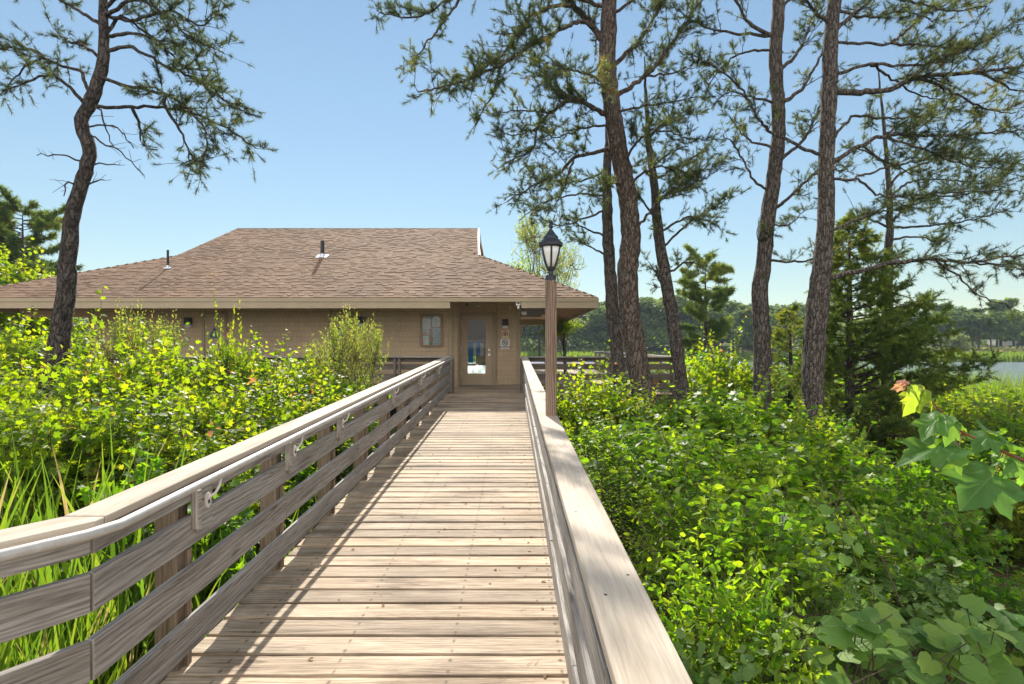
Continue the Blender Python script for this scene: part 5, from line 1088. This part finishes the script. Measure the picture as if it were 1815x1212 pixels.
for a in (
 ('mapleC', 1035, 9.6, 668, .75, 'bright yellow shrub right beside the lamp post'),
 ('mapleB', 1100, 9.2, 702, .8, 'yellow green shrub at the foot of the thick twisting pine'),
 ('greenB', 1015, 7.0, 745, .6, 'shrub crowding the railing cap just below the lamp post'),
 ('greenA', 1190, 9.6, 705, .85, 'green shrub at the foot of the thin leaning pine'),
 ('mapleB', 1290, 13.0, 616, .95, 'tall sunlit shrub against the far trees, left of the straight pine pair'),
 ('greenB', 1235, 17.0, 628, 1.4, 'pale green shrub beyond the porch corner post'),
 ('greenA', 1265, 8.4, 692, .95, 'green shrub between the leaning pine and the straight pine pair'),
 ('greenB', 1335, 8.2, 712, .9, 'glossy shrub before the left trunk of the straight pair'),
 ('mapleC', 1400, 7.8, 738, .8, 'glossy yellowish shrub between the feet of the two straight pines'),
 ('greenB', 1480, 7.2, 755, .75, 'pale flecked shrub under the dark cedar'),
 ('fine', 1075, 5.6, 800, .65, 'small leaved shrub pressed against the railing cap, mid distance'),
 ('greenA', 1150, 6.6, 742, .85, 'broad green shrub in the middle of the lake side thicket'),
 ('ovalA', 1262, 5.6, 770, .8, 'yellow green oval leaved shrub in the middle of the thicket'),
 ('greenA', 1370, 6.0, 775, .8, 'maple leaved shrub right of the oval leaved one in mid thicket'),
 ('greenB', 1460, 6.1, 815, .6, 'low maple leaved shrub before the shaded hollow'),
 ('fine', 1150, 4.2, 880, .55, 'fine leaved shrub next to the shaded patch of the cap'),
 ('ovalA', 1240, 4.0, 850, .62, 'arching oval leaved shrub with yellow tips in the near thicket'),
 ('greenA', 1345, 4.3, 905, .6, 'maple leaved shrub with dark stems right of the arching one'),
 ('ovalB', 1220, 3.0, 1010, .42, 'small sapling like shrub close to the widest part of the cap'),
 ('ovalA', 1335, 2.9, 1000, .42, 'near shrub with bare dark stems at the bottom of the picture'),
 ('fine', 1440, 3.6, 1000, .45, 'leafy shrub above the broad vine leaves'),
 ('broad', 1405, 4.0, 945, .45, 'broad leaved vine scrambling over the stems in the near thicket'),
 ('broad', 1255, 2.5, 1150, .35, 'broad leaved vine low beside the cap at the bottom edge'),
 ('broad', 1600, 4.3, 1005, .5, 'broad leaved vine low by the bare soil strip, nearer the camera'),
 ('low', 1735, 4.9, 1010, .6, 'low leafy plant at the picture edge on the near side of the soil strip'),
 ('fine', 1560, 4.9, 955, .5, 'small fine leaved plant between the dark hollow and the vine leaves'),
 ('greenA', 1480, 4.8, 890, .55, 'shaded green shrub at the edge of the dark hollow'),
 ('low', 1555, 5.6, 860, .7, 'low maple seedlings in the dark hollow below the cedar'),
 ('low', 1650, 6.4, 840, .75, 'low maple seedlings behind the big foreground leaves'),
 ('low', 1755, 8.4, 775, .9, 'low green plants at the picture edge behind the foreground leaves'),
 ('low', 1640, 7.8, 780, .85, 'low green plants under the cedar toward the marsh'),
 ('mapleC', 1770, 11.5, 705, 1.2, 'sunlit yellow shrub at the edge of the marsh reeds'),
 ('mapleC', 1710, 13.5, 695, 1.1, 'sunlit yellow shrub right of the dark cedar'),
 ('greenB', 1395, 16.0, 640, 1.5, 'marsh edge shrub seen between the two straight pine trunks'),
 ('mapleC', 1320, 17.0, 650, 1.4, 'yellow green marsh edge shrub just left of the straight pine pair'),
 ('greenB', 1490, 17.0, 660, 1.5, 'marsh edge shrub behind the trunk of the dark cedar'),
 ('greenA', 1580, 16.0, 665, 1.5, 'marsh edge shrub right of the cedar trunk'),
 ('greenB', 1175, 19.5, 645, 1.5, 'shrub beyond the porch near the yellow flower pot'),
 ('greenB', 1830, 9.0, 720, 1.0, 'pale shrub cut by the picture edge before the marsh reeds'),
): shrub(*a, GR)

# deciduous trees with the same foliage on a trunk
def small_tree(px, d, ybot, ytop, R, kinds, label, sx=1.0, offs=()):
    b_ = gp(px, d); t = thing('leafy_tree', label, 'tree', b_); zt, zb = px_z(ytop, d)-b_[2], px_z(ybot, d)-b_[2]
    w = MB(); w.tube([(0, 0, -.2), (.05, 0, zb*.5), (0, .03, zb), (.05, 0, zt*.9)], [.10, .08, .06, .012], 10, wob=.04); link('trunk', w.mesh('trunk', M['bark_dark'], True), t)
    for k, (ox, oz, s) in zip(kinds, offs):
        f, st = PROTO[k]; c = link('crown', f, t); c.location = (ox, rng.uniform(-.4, .4), zb+oz); c.scale = (R*s*sx, R*s, (zt-zb)/2*s); c.rotation_euler = (0, 0, rng.uniform(0, 6))
        c2 = link('twigs', st, t); c2.location = c.location; c2.scale = c.scale; c2.rotation_euler = c.rotation_euler
small_tree(35, 21, 600, 445, 1.5, ('mapleC', 'mapleC', 'mapleC'), 'bright yellow green tree behind the far roof corner', 1.0, ((0, -.3, 1.0), (-1.4, -.8, .9), (1.0, -1.4, .8)))
small_tree(-30, 20, 640, 470, 1.5, ('mapleC', 'mapleB'), 'yellow green tree at the picture edge below the dark pines', 1.0, ((0.6, -.6, 1.0), (1.6, -1.2, .8)))
small_tree(955, 33, 560, 385, 1.4, ('bay', 'bay', 'mapleC'), 'sparse young tree behind the roof slope next to the lantern', 1.0, ((-.2, 0, 1.0), (1.2, -1.0, .9), (-1.0, -.8, .7)))
small_tree(1000, 24.5, 606, 556, .75, ('mapleC',), 'bright leafy twig tree under the right eave behind the lamp post', 1.3, ((0, -.1, .9),))

# ---------------------------------------------------------------- grass, reeds, ground cover
def blades(pts, h, w, g, bendf=.35, seg=5, tint=(.1, .85)):
    k = len(pts); a = g.uniform(0, 2*math.pi, k); bd = np.stack([np.cos(a), np.sin(a), np.zeros(k)], 1)*(h*bendf*g.uniform(.2, 1.2, k))[:, None]
    fa = g.uniform(0, 2*math.pi, k); sd = np.stack([np.cos(fa), np.sin(fa), np.zeros(k)], 1)
    s = np.linspace(0, 1, seg+1); ctr = pts[:, None, :]+bd[:, None, :]*(s**2)[None, :, None]; ctr[:, :, 2] += h[:, None]*(s-.12*bendf*s**3)[None, :]
    ww = (w[:, None]*np.sin(np.pi*(0.18+.82*s))[None]*.9+.0004)[:, :, None]
    V = np.stack([ctr-sd[:, None]*ww/2, ctr+sd[:, None]*ww/2], 2).reshape(k, -1, 3); n_ = V.shape[1]
    t = []
    for i in range(seg): q = 2*i; t += [(q, q+1, q+3), (q, q+3, q+2)]
    T = (np.array(t)[None]+(np.arange(k)*n_)[:, None, None]).reshape(-1, 3)
    tn = np.repeat(np.clip(g.uniform(*tint, k)+(g.random(k) < .12)*.5, 0, 1), n_); return V.reshape(-1, 3), T, tn
g = np.random.default_rng(77)
def scatter(x0, x1, y0, y1, n_, test=None):
    x = g.uniform(x0, x1, n_); y = g.uniform(y0, y1, n_)
    if test is not None: k = test(x, y); x, y = x[k], y[k]
    return np.stack([x, y, gz(x, y)-.03], 1)
pt = np.concatenate([scatter(-5.2, -1.95, 1.2, 3.9, 3000, lambda x, y: (np.sin(x*3.1+y*1.3)+np.sin(y*2.7-x)*.8 > -.9)), scatter(-7, -3.2, 3.6, 5.6, 900, lambda x, y: np.sin(x*2.3)+np.sin(y*3.1) > .2), scatter(-2.5, -1.85, 3.5, 6.0, 60)])
pt2 = np.concatenate([scatter(-4.2, -2.2, 3.0, 4.6, 130), scatter(-6, -3.2, 3.8, 5.2, 90)]); par = [blades(pt2, g.uniform(1.2, 1.9, len(pt2)), g.uniform(.028, .048, len(pt2)), g, .22, 6, (.2, .7)), blades(pt, g.uniform(.55, 1.35, len(pt))*np.clip(1.15-.05*(pt[:, 1]), .6, 1.1), g.uniform(.012, .026, len(pt)), g)]
V, T, C = join(par); struct(link('tall_grass', fast_mesh('tall_grass', V, T, M['grass'], C)), 'stuff')
pt = np.concatenate([scatter(8.5, 34, 11, 25, 20000, lambda x, y: x > y*.60), scatter(4, 40, 20, 26, 6000)])
V, T, C = blades(pt, g.uniform(1.2, 2.1, len(pt)), g.uniform(.015, .03, len(pt)), g, .25); struct(link('marsh_reeds', fast_mesh('marsh_reeds', V, T, M['grass'], C)), 'stuff')
x = np.concatenate([g.uniform(-90, 200, 26000)]); y = 106+3*np.sin(x*.06)+4*np.sin(x*.021+1)+g.uniform(0, 5, len(x)); pt = np.stack([x, y, np.full(len(x), WATER_Z)], 1)
V, T, C = blades(pt, g.uniform(1.0, 2.2, len(pt)), g.uniform(.10, .25, len(pt)), g, .25, 3); struct(link('shore_reeds', fast_mesh('shore_reeds', V, T, M['grass'], C)), 'stuff')
pt = scatter(3.2, 7.5, 3.0, 8.0, 260, lambda x, y: np.sin(x*2)+np.sin(y*2.2) > .3)
V, T, C = blades(np.repeat(pt, 5, 0)+g.normal(0, .03, (len(pt)*5, 3))*(1, 1, 0), g.uniform(.15, .40, len(pt)*5), g.uniform(.004, .008, len(pt)*5), g, .7); struct(link('sparse_grass', fast_mesh('sparse_grass', V, T, M['grass'], C)), 'stuff')
def carpet(n_, x0, x1, y0, y1, size, mat, tpl, hz, tint, name, test=None, up=.7):
    p_ = scatter(x0, x1, y0, y1, n_, test); k = len(p_); p_[:, 2] += .04+np.abs(g.normal(0, hz, k))
    ti = g.normal(0, 1, (k, 3)); ti[:, 2] *= .35; nr = g.normal(0, .4, (k, 3)); nr[:, 2] += up
    V, T, C = stamp(tpl, p_, ti, nr, size*g.uniform(.6, 1.3, k), np.clip(g.uniform(*tint, k), 0, 1)); struct(link(name, fast_mesh(name, V, T, M[mat], C)), 'stuff')
soil = lambda x, y: ~((np.abs(x-5.35) < .26+.1*np.sin(y*3)) & (y > 4.2) & (y < 9.8))
carpet(9000, .6, 14, 1.0, 15, .075, 'green', MAPLE, .16, (0, .8), 'ground_cover', soil)
carpet(11000, 3.2, 15, 1.0, 14, .10, 'green', MAPLE, .22, (0, .9), 'ground_cover', soil)
carpet(9000, -16, -1.9, 2.5, 15, .075, 'green', MAPLE, .16, (0, .6), 'ground_cover')
carpet(9000, -8, 9, .5, 12, .05, 'litter', OVAL, .01, (0, 1), 'leaf_litter', None, 1.5)
p_ = scatter(4.3, 6.8, 4.0, 9.6, 9000, lambda x, y: np.abs(x-5.4) < .5); k = len(p_); p_[:, 2] += .045+np.abs(g.normal(0, .006, k)); a = g.uniform(0, 6.28, k); d_ = np.stack([np.cos(a), np.sin(a), g.normal(0, .12, k)], 1)*g.uniform(.04, .09, k)[:, None]; sd = norm(np.cross(d_, (0, 0, 1)))*.0022
V = np.stack([p_-sd, p_+sd, p_+d_], 1).reshape(-1, 3); struct(link('pine_straw', fast_mesh('pine_straw', V, np.arange(len(V)).reshape(-1, 3), M['straw'], np.repeat(g.random(k), 3))), 'stuff')

k = 90; x = g.uniform(-1.6, .22, k); x[:55] = .24-np.abs(g.normal(0, .25, 55)); y = g.uniform(1.6, 11, k); P_ = np.stack([x, y, SLOPE*y+.006], 1); a = g.uniform(0, 6.28, k)
V, T, C = stamp(OVAL, P_, np.stack([np.cos(a), np.sin(a), 0*a], 1), g.normal(0, .15, (k, 3))+(0, 0, 1), g.uniform(.02, .045, k), g.random(k)); d_ = np.stack([np.cos(a*3), np.sin(a*3), np.full(k, .02)], 1)*g.uniform(.03, .08, k)[:, None]; P2 = P_+np.stack([g.normal(0, .2, k)*.3, g.normal(0, .5, k), 0*a], 1); P2[:, 2] = SLOPE*P2[:, 1]+.005; sd = norm(np.cross(d_, (0, 0, 1)))*.0018
V2 = np.stack([P2-sd, P2+sd, P2+d_], 1).reshape(-1, 3); V, T, C = join([(V, T, C), (V2, np.arange(len(V2)).reshape(-1, 3), np.repeat(g.random(k), 3))]); struct(link('fallen_leaves', fast_mesh('fallen_leaves', V, T, M['litter'], C)), 'stuff')

# vines with broad leaves near the bottom edge of the picture
t = thing('vine_tangle', 'tangle of broad grey green vine leaves over low stems near the camera', 'vine', gp(1560, 3.2)); o = np.array(t.location)
pp, ti, nr, sz, tn = [], [], [], [], []; st = MB()
for _ in range(150):
    px, py = g.uniform(1420, 1800), g.uniform(1060, 1260); py = max(py, 1050+(px-1450)*.10+g.uniform(0, 60)); d = g.uniform(2.7, 3.7)
    q = at(px, py, d); q[2] = max(q[2], float(gz(q[0], q[1]))+.05); pp.append(q-o); v = g.normal(0, 1, 3); v[2] = v[2]*.3-.2; v[1] -= .5; ti.append(v); nr.append((g.normal(0, .3), -.45+g.normal(0, .3), 1)); sz.append(g.uniform(.09, .17)); tn.append(g.uniform(.1, 1))
    if g.random() < .5: st.tube([q-o, q-o+np.array((g.normal(0, .08), .05, -.15)), q-o+np.array((g.normal(0, .15), .1, -.4))], [.003, .004, .005], 4)
for px, py, px2, py2 in ((1450, 845, 1520, 1010), (1455, 870, 1500, 1000), (1475, 860, 1600, 1075)):
    a, b_ = at(px, py, 3.4)-o, at(px2, py2, 3.3)-o; st.tube(spline([a, (a+b_)/2+(.03, 0, .03), b_], .08), .0035, 5)
for px, py in ((1480, 930), (1495, 950), (1500, 985), (1515, 965), (1470, 900)): pp.append(at(px, py, 3.3)-o); ti.append((g.normal(0, .5), -.4, -.5)); nr.append((0, -.6, 1)); sz.append(.07); tn.append(.6)
V, T, C = stamp(GRAPE, np.array(pp), np.array(ti), np.array(nr), np.array(sz), np.array(tn)); link('foliage', fast_mesh('foliage', V, T, M['vine'], C, xy=GRAPE[0]), t); link('stems', st.mesh('stems', M['stem']), t)

# foreground maple branch hanging in from the edge
def toothed():
    half = [(0, 0), (.10, -.05), (.24, -.04), (.36, .02), (.44, .08), (.56, .15), (.52, .22), (.54, .30), (.48, .36), (.45, .43), (.50, .50), (.53, .58), (.60, .70), (.49, .69), (.42, .74), (.33, .71), (.27, .70), (.27, .79), (.19, .84), (.13, .92), (0, 1.04)]
    right = half; left = [(-x, y) for x, y in half[-2:0:-1]]; pts = right+left; V = []; k = len(pts)
    def zf(x, y): return .16*abs(x)-.26*y*y-.22*x*x+.045*math.sin(9*x+5*y)+.02*math.sin(21*y-6*x)
    mid = [(x*.5, .36+(y-.36)*.5) for x, y in pts]
    V = [(x, y, zf(x, y)) for x, y in pts]+[(x, y, zf(x, y)) for x, y in mid]+[(0, .36, zf(0, .36)-.01)]; T = []
    for i in range(k): j = (i+1) % k; T += [(i, j, k+j), (i, k+j, k+i), (k+i, k+j, 2*k)]
    return np.array(V), np.array(T)
TOOTH = toothed(); bd = 1.25
t = thing('maple_branch', 'close maple branch with big lobed leaves and a reddish tip hanging in from the edge', 'maple branch', at(1830, 830, bd)); o = np.array(t.location)
stp = [at(1850, 830, bd), at(1800, 810, bd), at(1745, 785, bd), at(1700, 762, bd), at(1672, 735, bd+.02), at(1640, 700, bd+.03), at(1600, 683, bd+.04)]
st = MB(); st.tube(spline([q-o for q in stp], .02), np.linspace(.0035, .0014, len(spline([q-o for q in stp], .02))), 8)
lv = []                                     # base pixel, tip pixel, tilt of the blade, size, tint
for (bx, by, tx_, ty, dd, n0, w_, tn_) in (
 (1640, 690, 1588, 730, .02, (-.5, -.6, .6), 1.0, .88), (1628, 688, 1612, 745, -.02, (.3, -.9, .4), .9, .80), (1640, 695, 1665, 732, -.01, (.6, -.6, .5), 1.0, .86), (1608, 682, 1585, 668, .03, (-.2, -.7, .7), .8, 1.0), (1604, 684, 1578, 690, .0, (-.4, -.9, .2), .7, .98),
 (1672, 735, 1625, 772, -.03, (-.35, -.35, .9), 1.0, .45), (1680, 738, 1690, 792, -.05, (.2, -.8, .6), .9, .45), (1686, 742, 1712, 762, .03, (.5, -.3, .9), .8, .6),
 (1755, 770, 1728, 795, -.04, (-.2, -.5, .85), 1.1, .30), (1752, 765, 1815, 785, .03, (.15, -.4, .9), 1.1, .35), (1700, 790, 1584, 796, -.04, (0, -.35, .95), .75, .30), (1690, 792, 1672, 830, -.05, (-.1, -.9, .35), 1.2, .62),
 (1790, 812, 1752, 820, .0, (0, -.4, .9), .9, .4), (1805, 815, 1790, 845, -.04, (.2, -.7, .6), 1.1, .35), (1765, 838, 1708, 895, -.06, (-.35, -.75, .6), 1.25, .20), (1770, 838, 1785, 872, .0, (.4, -.7, .6), .9, .3), (1822, 835, 1800, 880, .02, (.3, -.7, .6), 1.1, .3)):
    a = at(bx, by, bd); c = at(tx_, ty, bd+dd); L_l = np.linalg.norm(c-a); lv.append((a-o, c-a, n0, L_l*.84, tn_, w_))
    sk_ = spline(stp, .01); nz = sk_[int(np.argmin(np.linalg.norm(sk_-a, axis=1)))]-o; st.tube([nz, (nz+a-o)/2+(0, 0, .006), a-o, a-o+(c-a)*.12], [.0014, .0011, .001, .0008], 5)
parts = [stamp(TOOTH, np.array([a]), np.array([c]), np.array([n0]), np.array([s]), np.array([tn_]), wide=w_*.82) for a, c, n0, s, tn_, w_ in lv]
V, T, C = join(parts); link('foliage', fast_mesh('foliage', V, T, M['sprig'], C, smooth=True, xy=TOOTH[0]), t); link('twig', st.mesh('twig', M['red_stem'], True), t)

# ---------------------------------------------------------------- far shore
def far_tree_meshes(seed, kind):
    g2 = np.random.default_rng(seed); H = 10.0; pos = []
    tr = MB()
    if kind == 'pine':
        tr.tube([(0, 0, -.5), (.1, 0, 5), (0, 0, 9.5)], [.18, .14, .05], 7)
        cl = [(g2.normal(0, 1.0), g2.normal(0, 1.0), g2.uniform(4.2, 9.6), g2.uniform(.7, 1.3)) for _ in range(24)]; cl = [(x*(1.35-(z-4.2)/7), y*(1.35-(z-4.2)/7), z, r) for x, y, z, r in cl]; fl = .5
    else:
        tr.tube([(0, 0, -.5), (.1, 0, 3), (0, 0, 7)], [.2, .16, .06], 7); cl = [(g2.normal(0, 1.5), g2.normal(0, 1.5), g2.uniform(2.2, 8.6), g2.uniform(1.0, 1.8)) for _ in range(22)]; fl = .85
    for x, y, z, r in cl: tr.tube([(0, 0, z*.7), (x*.6, y*.6, z*.92), (x, y, z)], [.07, .05, .02], 5, cap=False)
    P_, N_, TT = [], [], []
    for x, y, z, r in cl:
        k = int(150*r*r)+60; v = g2.normal(0, 1, (k, 3)); v /= np.linalg.norm(v, axis=1)[:, None]; P_.append(np.array((x, y, z))+v*r*g2.uniform(.45, 1.05, (k, 1))*np.array((1, 1, fl))); N_.append(v+g2.normal(0, .5, (k, 3))+np.array((0, 0, .4))); TT.append(np.clip(g2.uniform(.1, .75)+g2.normal(0, .16, k), 0, 1))
    P_, N_, TT = np.concatenate(P_), np.concatenate(N_), np.concatenate(TT); k = len(P_)
    V, T, C = stamp(OVAL, P_, g2.normal(0, 1, (k, 3)), N_, g2.uniform(.30, .62, k), TT, wide=1.6)
    return V, T, C, tr
FAR = []
for sd_, kd, mt in ((1, 'pine', 'far_leaf'), (2, 'pine', 'far_leaf'), (3, 'round', 'far_leaf'), (4, 'round', 'far_leaf'), (5, 'round', 'pale_far')):
    V, T, C, tr = far_tree_meshes(sd_, kd); FAR.append((fast_mesh('crown', V, T, M[mt], C), tr.mesh('trunk', M['bark_dark'], True)))
def far_tree(px, d, ytop, k, label, wide=1.0, group='trees on the far shore'):
    x = px_x(px, d); z = float(gz(x, d)); H = px_z(ytop, d)-z
    t = thing('shore_tree', label, 'tree', (x, d, z), group); link('crown', FAR[k][0], t); link('trunk', FAR[k][1], t); s = H/10.0
    t.scale = (s*wide, s*wide, s); t.rotation_euler = (0, 0, g.uniform(0, 6.28)); return t
lab = ('dark pine in the row of trees across the lake', 'dark pine in the row of trees across the lake', 'round leafy tree in the row across the lake', 'round leafy tree in the row across the lake')
px = 905.0
while px < 1400:
    far_tree(px+g.uniform(-8, 8), g.uniform(119, 150), 546+g.uniform(-26, 22)-(10 if 1090 < px < 1330 else 0), int(g.choice((0, 1, 2, 3, 2, 3))), '', 1.45); px += g.uniform(12, 19)
px = 1600.0
while px < 1860:
    far_tree(px+g.uniform(-8, 8), g.uniform(119, 150), 548+g.uniform(-22, 22), int(g.choice((0, 1, 0, 1, 2))), '', 1.35); px += g.uniform(12, 19)
px = -40.0
while px < 200:
    far_tree(px, g.uniform(105, 130), 560+g.uniform(-10, 10), int(g.choice((0, 1, 2))), '', 1.4); px += g.uniform(14, 22)
for o_ in [o_ for o_ in COL.objects if o_.name.startswith('shore_tree')]:
    mesh = o_.children[0].data; k = [f[0] for f in FAR].index(mesh); side = 'beyond the right hand marsh' if o_.location.x > 70 else 'below the far roof corner' if o_.location.x < -30 else 'between the building and the dark cedar'
    o_['label'] = ('dark pine' if k < 2 else 'round leafy tree')+' in the row across the lake, '+side; o_['group'] = ('dark pines' if k < 2 else 'round leafy trees')+' across the lake '+side
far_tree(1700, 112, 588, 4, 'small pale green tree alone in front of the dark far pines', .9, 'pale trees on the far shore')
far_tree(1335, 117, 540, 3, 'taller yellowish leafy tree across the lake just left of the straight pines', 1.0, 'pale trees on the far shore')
x = g.uniform(-120, 220, 22000); k = len(x); y = 116+3*np.sin(x*.06)+4*np.sin(x*.021+1)+g.uniform(0, 9, k); hh = (1.2+1.6*(np.sin(x*.19)*.5+.5)+1.2*(np.sin(x*.47+2)*.5+.5)); P_ = np.stack([x, y, gz(x, y)+g.uniform(0, 1, k)**.7*hh], 1); far_lawn = ((x > 30) & (x < 66)) | ((x > 82) & (x < 114)); P_ = P_[~far_lawn | (P_[:, 2]-gz(x, y) < .5)]; k = len(P_)
V, T, C = stamp(OVAL, P_, g.normal(0, 1, (k, 3)), g.normal(0, 1, (k, 3))+(0, -.3, .6), g.uniform(.35, .75, k), np.clip(.45+.25*np.sin(P_[:, 0]*.33)+g.normal(0, .2, k), 0, 1), wide=1.5); struct(link('shore_brush', fast_mesh('shore_brush', V, T, M['far_leaf'], C)), 'stuff')
# ridge of wood behind the single trees
pt = np.stack([g.uniform(-260, 330, 30000), g.uniform(150, 215, 30000), np.zeros(30000)], 1); pt[:, 2] = gz(pt[:, 0], pt[:, 1])+np.abs(g.normal(0, 1, 30000))*2.6+g.uniform(0, 4.5, 30000)+1.0*np.sin(pt[:, 0]*.13)+.8*np.sin(pt[:, 0]*.31)
V, T, C = stamp(OVAL, pt, g.normal(0, 1, (30000, 3)), g.normal(0, 1, (30000, 3))+(0, -.3, .6), g.uniform(1.0, 2.2, 30000), np.clip(.4+.25*np.sin(pt[:, 0]*.21)+g.normal(0, .2, 30000), 0, 1), wide=1.6); struct(link('distant_wood', fast_mesh('distant_wood', V, T, M['far_leaf'], C)), 'stuff')

def house(px, d, w_, h_, label, wall, roofm):
    x = px_x(px, d); z = float(gz(x, d)); o = (x, d, z); t = thing('shore_house', label, 'house', o)
    m_ = MB(); m_.box((x, d+2, z+h_/2), (w_, 4, h_)); obj('wall', m_, M[wall], t, org=o)
    m_ = MB(); m_.prism([(x-w_/2-.3, d-.4, z+h_), (x-w_/2-.3, d+4.4, z+h_), (x-w_/2-.3, d+2, z+h_+1.5)], (w_+.6, 0, 0)); obj('roof', m_, M[roofm], t, org=o)
    for k in (-.28, .02, .3): obj('window', MB().box((x+k*w_, d-.02, z+h_*.55), (.9, .06, .9)), M['darkglass'], t, org=o)
house(1382, 150, 7, 2.6, 'low brown house across the lake between the two straight pines', 'terracotta', 'roof')
house(1325, 148, 5, 2.3, 'small pinkish cabin across the lake left of the straight pines', 'cream', 'roof')
house(1690, 152, 6, 2.6, 'white house across the lake behind the small pale tree', 'white', 'flash')
house(1795, 154, 8, 3.4, 'white house across the lake near the right picture edge', 'white', 'flash')

# boats, dock, planter beyond the porch rail
def boat(x, y, z, L_b, w_, rot, label, hull, cover):
    t = thing('small_boat', label, 'boat', (x, y, z), 'boats drawn up beyond the porch rail'); t.rotation_euler = (0, 0, rot); n_ = 11; V = []; Fs = []
    for i in range(n_):
        s = i/(n_-1); b_ = w_/2*(1-max(0, (s-.45)/.55)**2.2)*(.86+.14*min(1, s*4)); sh = .12*s*s
        for a, h in ((-1, .42+sh), (-.8, .16), (0, .02+.2*max(0, s-.7)), (.8, .16), (1, .42+sh)): V.append(((s-.5)*L_b, a*b_, h))
    for i in range(n_-1):
        for j in range(4): Fs.append((i*5+j, i*5+j+1, (i+1)*5+j+1, (i+1)*5+j))
    Fs.append((4, 3, 2, 1, 0)); m_ = MB(); m_.add(V, Fs, [[(0, 0)]*len(f) for f in Fs]); obj('hull', m_, M[hull], t)
    m_ = MB(); V = []; Fs = []
    for i in range(n_):
        s = i/(n_-1); b_ = (w_/2*(1-max(0, (s-.45)/.55)**2.2)*(.86+.14*min(1, s*4)))*1.02; sh = .12*s*s
        for a, h in ((-1, .43), (-.5, .56), (0, .62), (.5, .56), (1, .43)): V.append(((s-.5)*L_b, a*b_, h+sh))
    for i in range(n_-1):
        for j in range(4): Fs.append((i*5+j, i*5+j+1, (i+1)*5+j+1, (i+1)*5+j))
    m_.add(V, Fs, [[(0, 0)]*4 for f in Fs]); obj('cover', m_, M[cover], t)
DK = 0.30
dk = MB()
for k in range(60): dk.box((1.0+9*(k+.5)/60, 33.0, DK), (.14, 6.0, .04))
for x in np.arange(1.2, 10, 1.75):
    for y in (30.3, 35.7): dk.lathe((x, y, -2.2), [(.10, 0), (.10, 3.0)], 8)
tag(obj('boat_dock', dk, M['cap']), 'pale plank dock on piles beyond the porch railing', 'dock')
boat(2.1, 32.0, DK+.02, 3.8, 1.3, .25, 'white boat with dark blue cover on the dock, nearest the building', 'white', 'navy')
boat(4.6, 33.6, DK+.02, 3.8, 1.3, -.2, 'white boat with blue cover in the middle of the dock', 'white', 'blue')
boat(7.2, 32.2, DK+.02, 3.6, 1.3, .4, 'white boat with pale cover behind the pine trunks', 'white', 'flash')
o = at(1156, 683, 16.4); o[2] = PZ; t = thing('flower_pot', 'terracotta pot of yellow flowers on the porch behind the corner post', 'flower pot', o)
obj('pot', MB().lathe((0, 0, 0), [(.15, 0), (.22, .34), (.24, .34), (.24, .40), (.20, .40), (.19, .34)], 18), M['terracotta'], t)
k = 160; v = g.normal(0, 1, (k, 3)); v[:, 2] = np.abs(v[:, 2]); v = norm(v); V, T, C = stamp(OVAL, v*np.array((.28, .28, .42))*g.uniform(.5, 1, (k, 1))+(0, 0, .42), v+g.normal(0, .4, (k, 3)), g.normal(0, .5, (k, 3))+(0, 0, 1), g.uniform(.07, .13, k), g.random(k)); link('foliage', fast_mesh('foliage', V, T, M['green'], C), t)
k = 70; v = g.normal(0, 1, (k, 3)); v[:, 2] = np.abs(v[:, 2])+.3; v = norm(v); V, T, C = stamp(OVAL, v*np.array((.30, .30, .48))+(0, 0, .46), v+g.normal(0, .6, (k, 3)), g.normal(0, .5, (k, 3))+(0, -.5, 1), g.uniform(.05, .08, k), g.random(k), wide=1.8); link('flowers', fast_mesh('flowers', V, T, M['flower'], C), t)

# ---------------------------------------------------------------- air
hz = MB(); hz.box((30, 150, 12), (900, 420, 34.0))
hm_, n, l, b = new_mat('pale_haze'); n.remove(b)
pv = n.new('ShaderNodeVolumePrincipled'); pv.inputs['Color'].default_value = (0.70, 0.86, 1.0, 1); pv.inputs['Density'].default_value = 0.00034; pv.inputs['Anisotropy'].default_value = 0.3
l.new(pv.outputs[0], n['Material Output'].inputs['Volume'])
struct(obj('haze', hz, hm_), 'stuff')
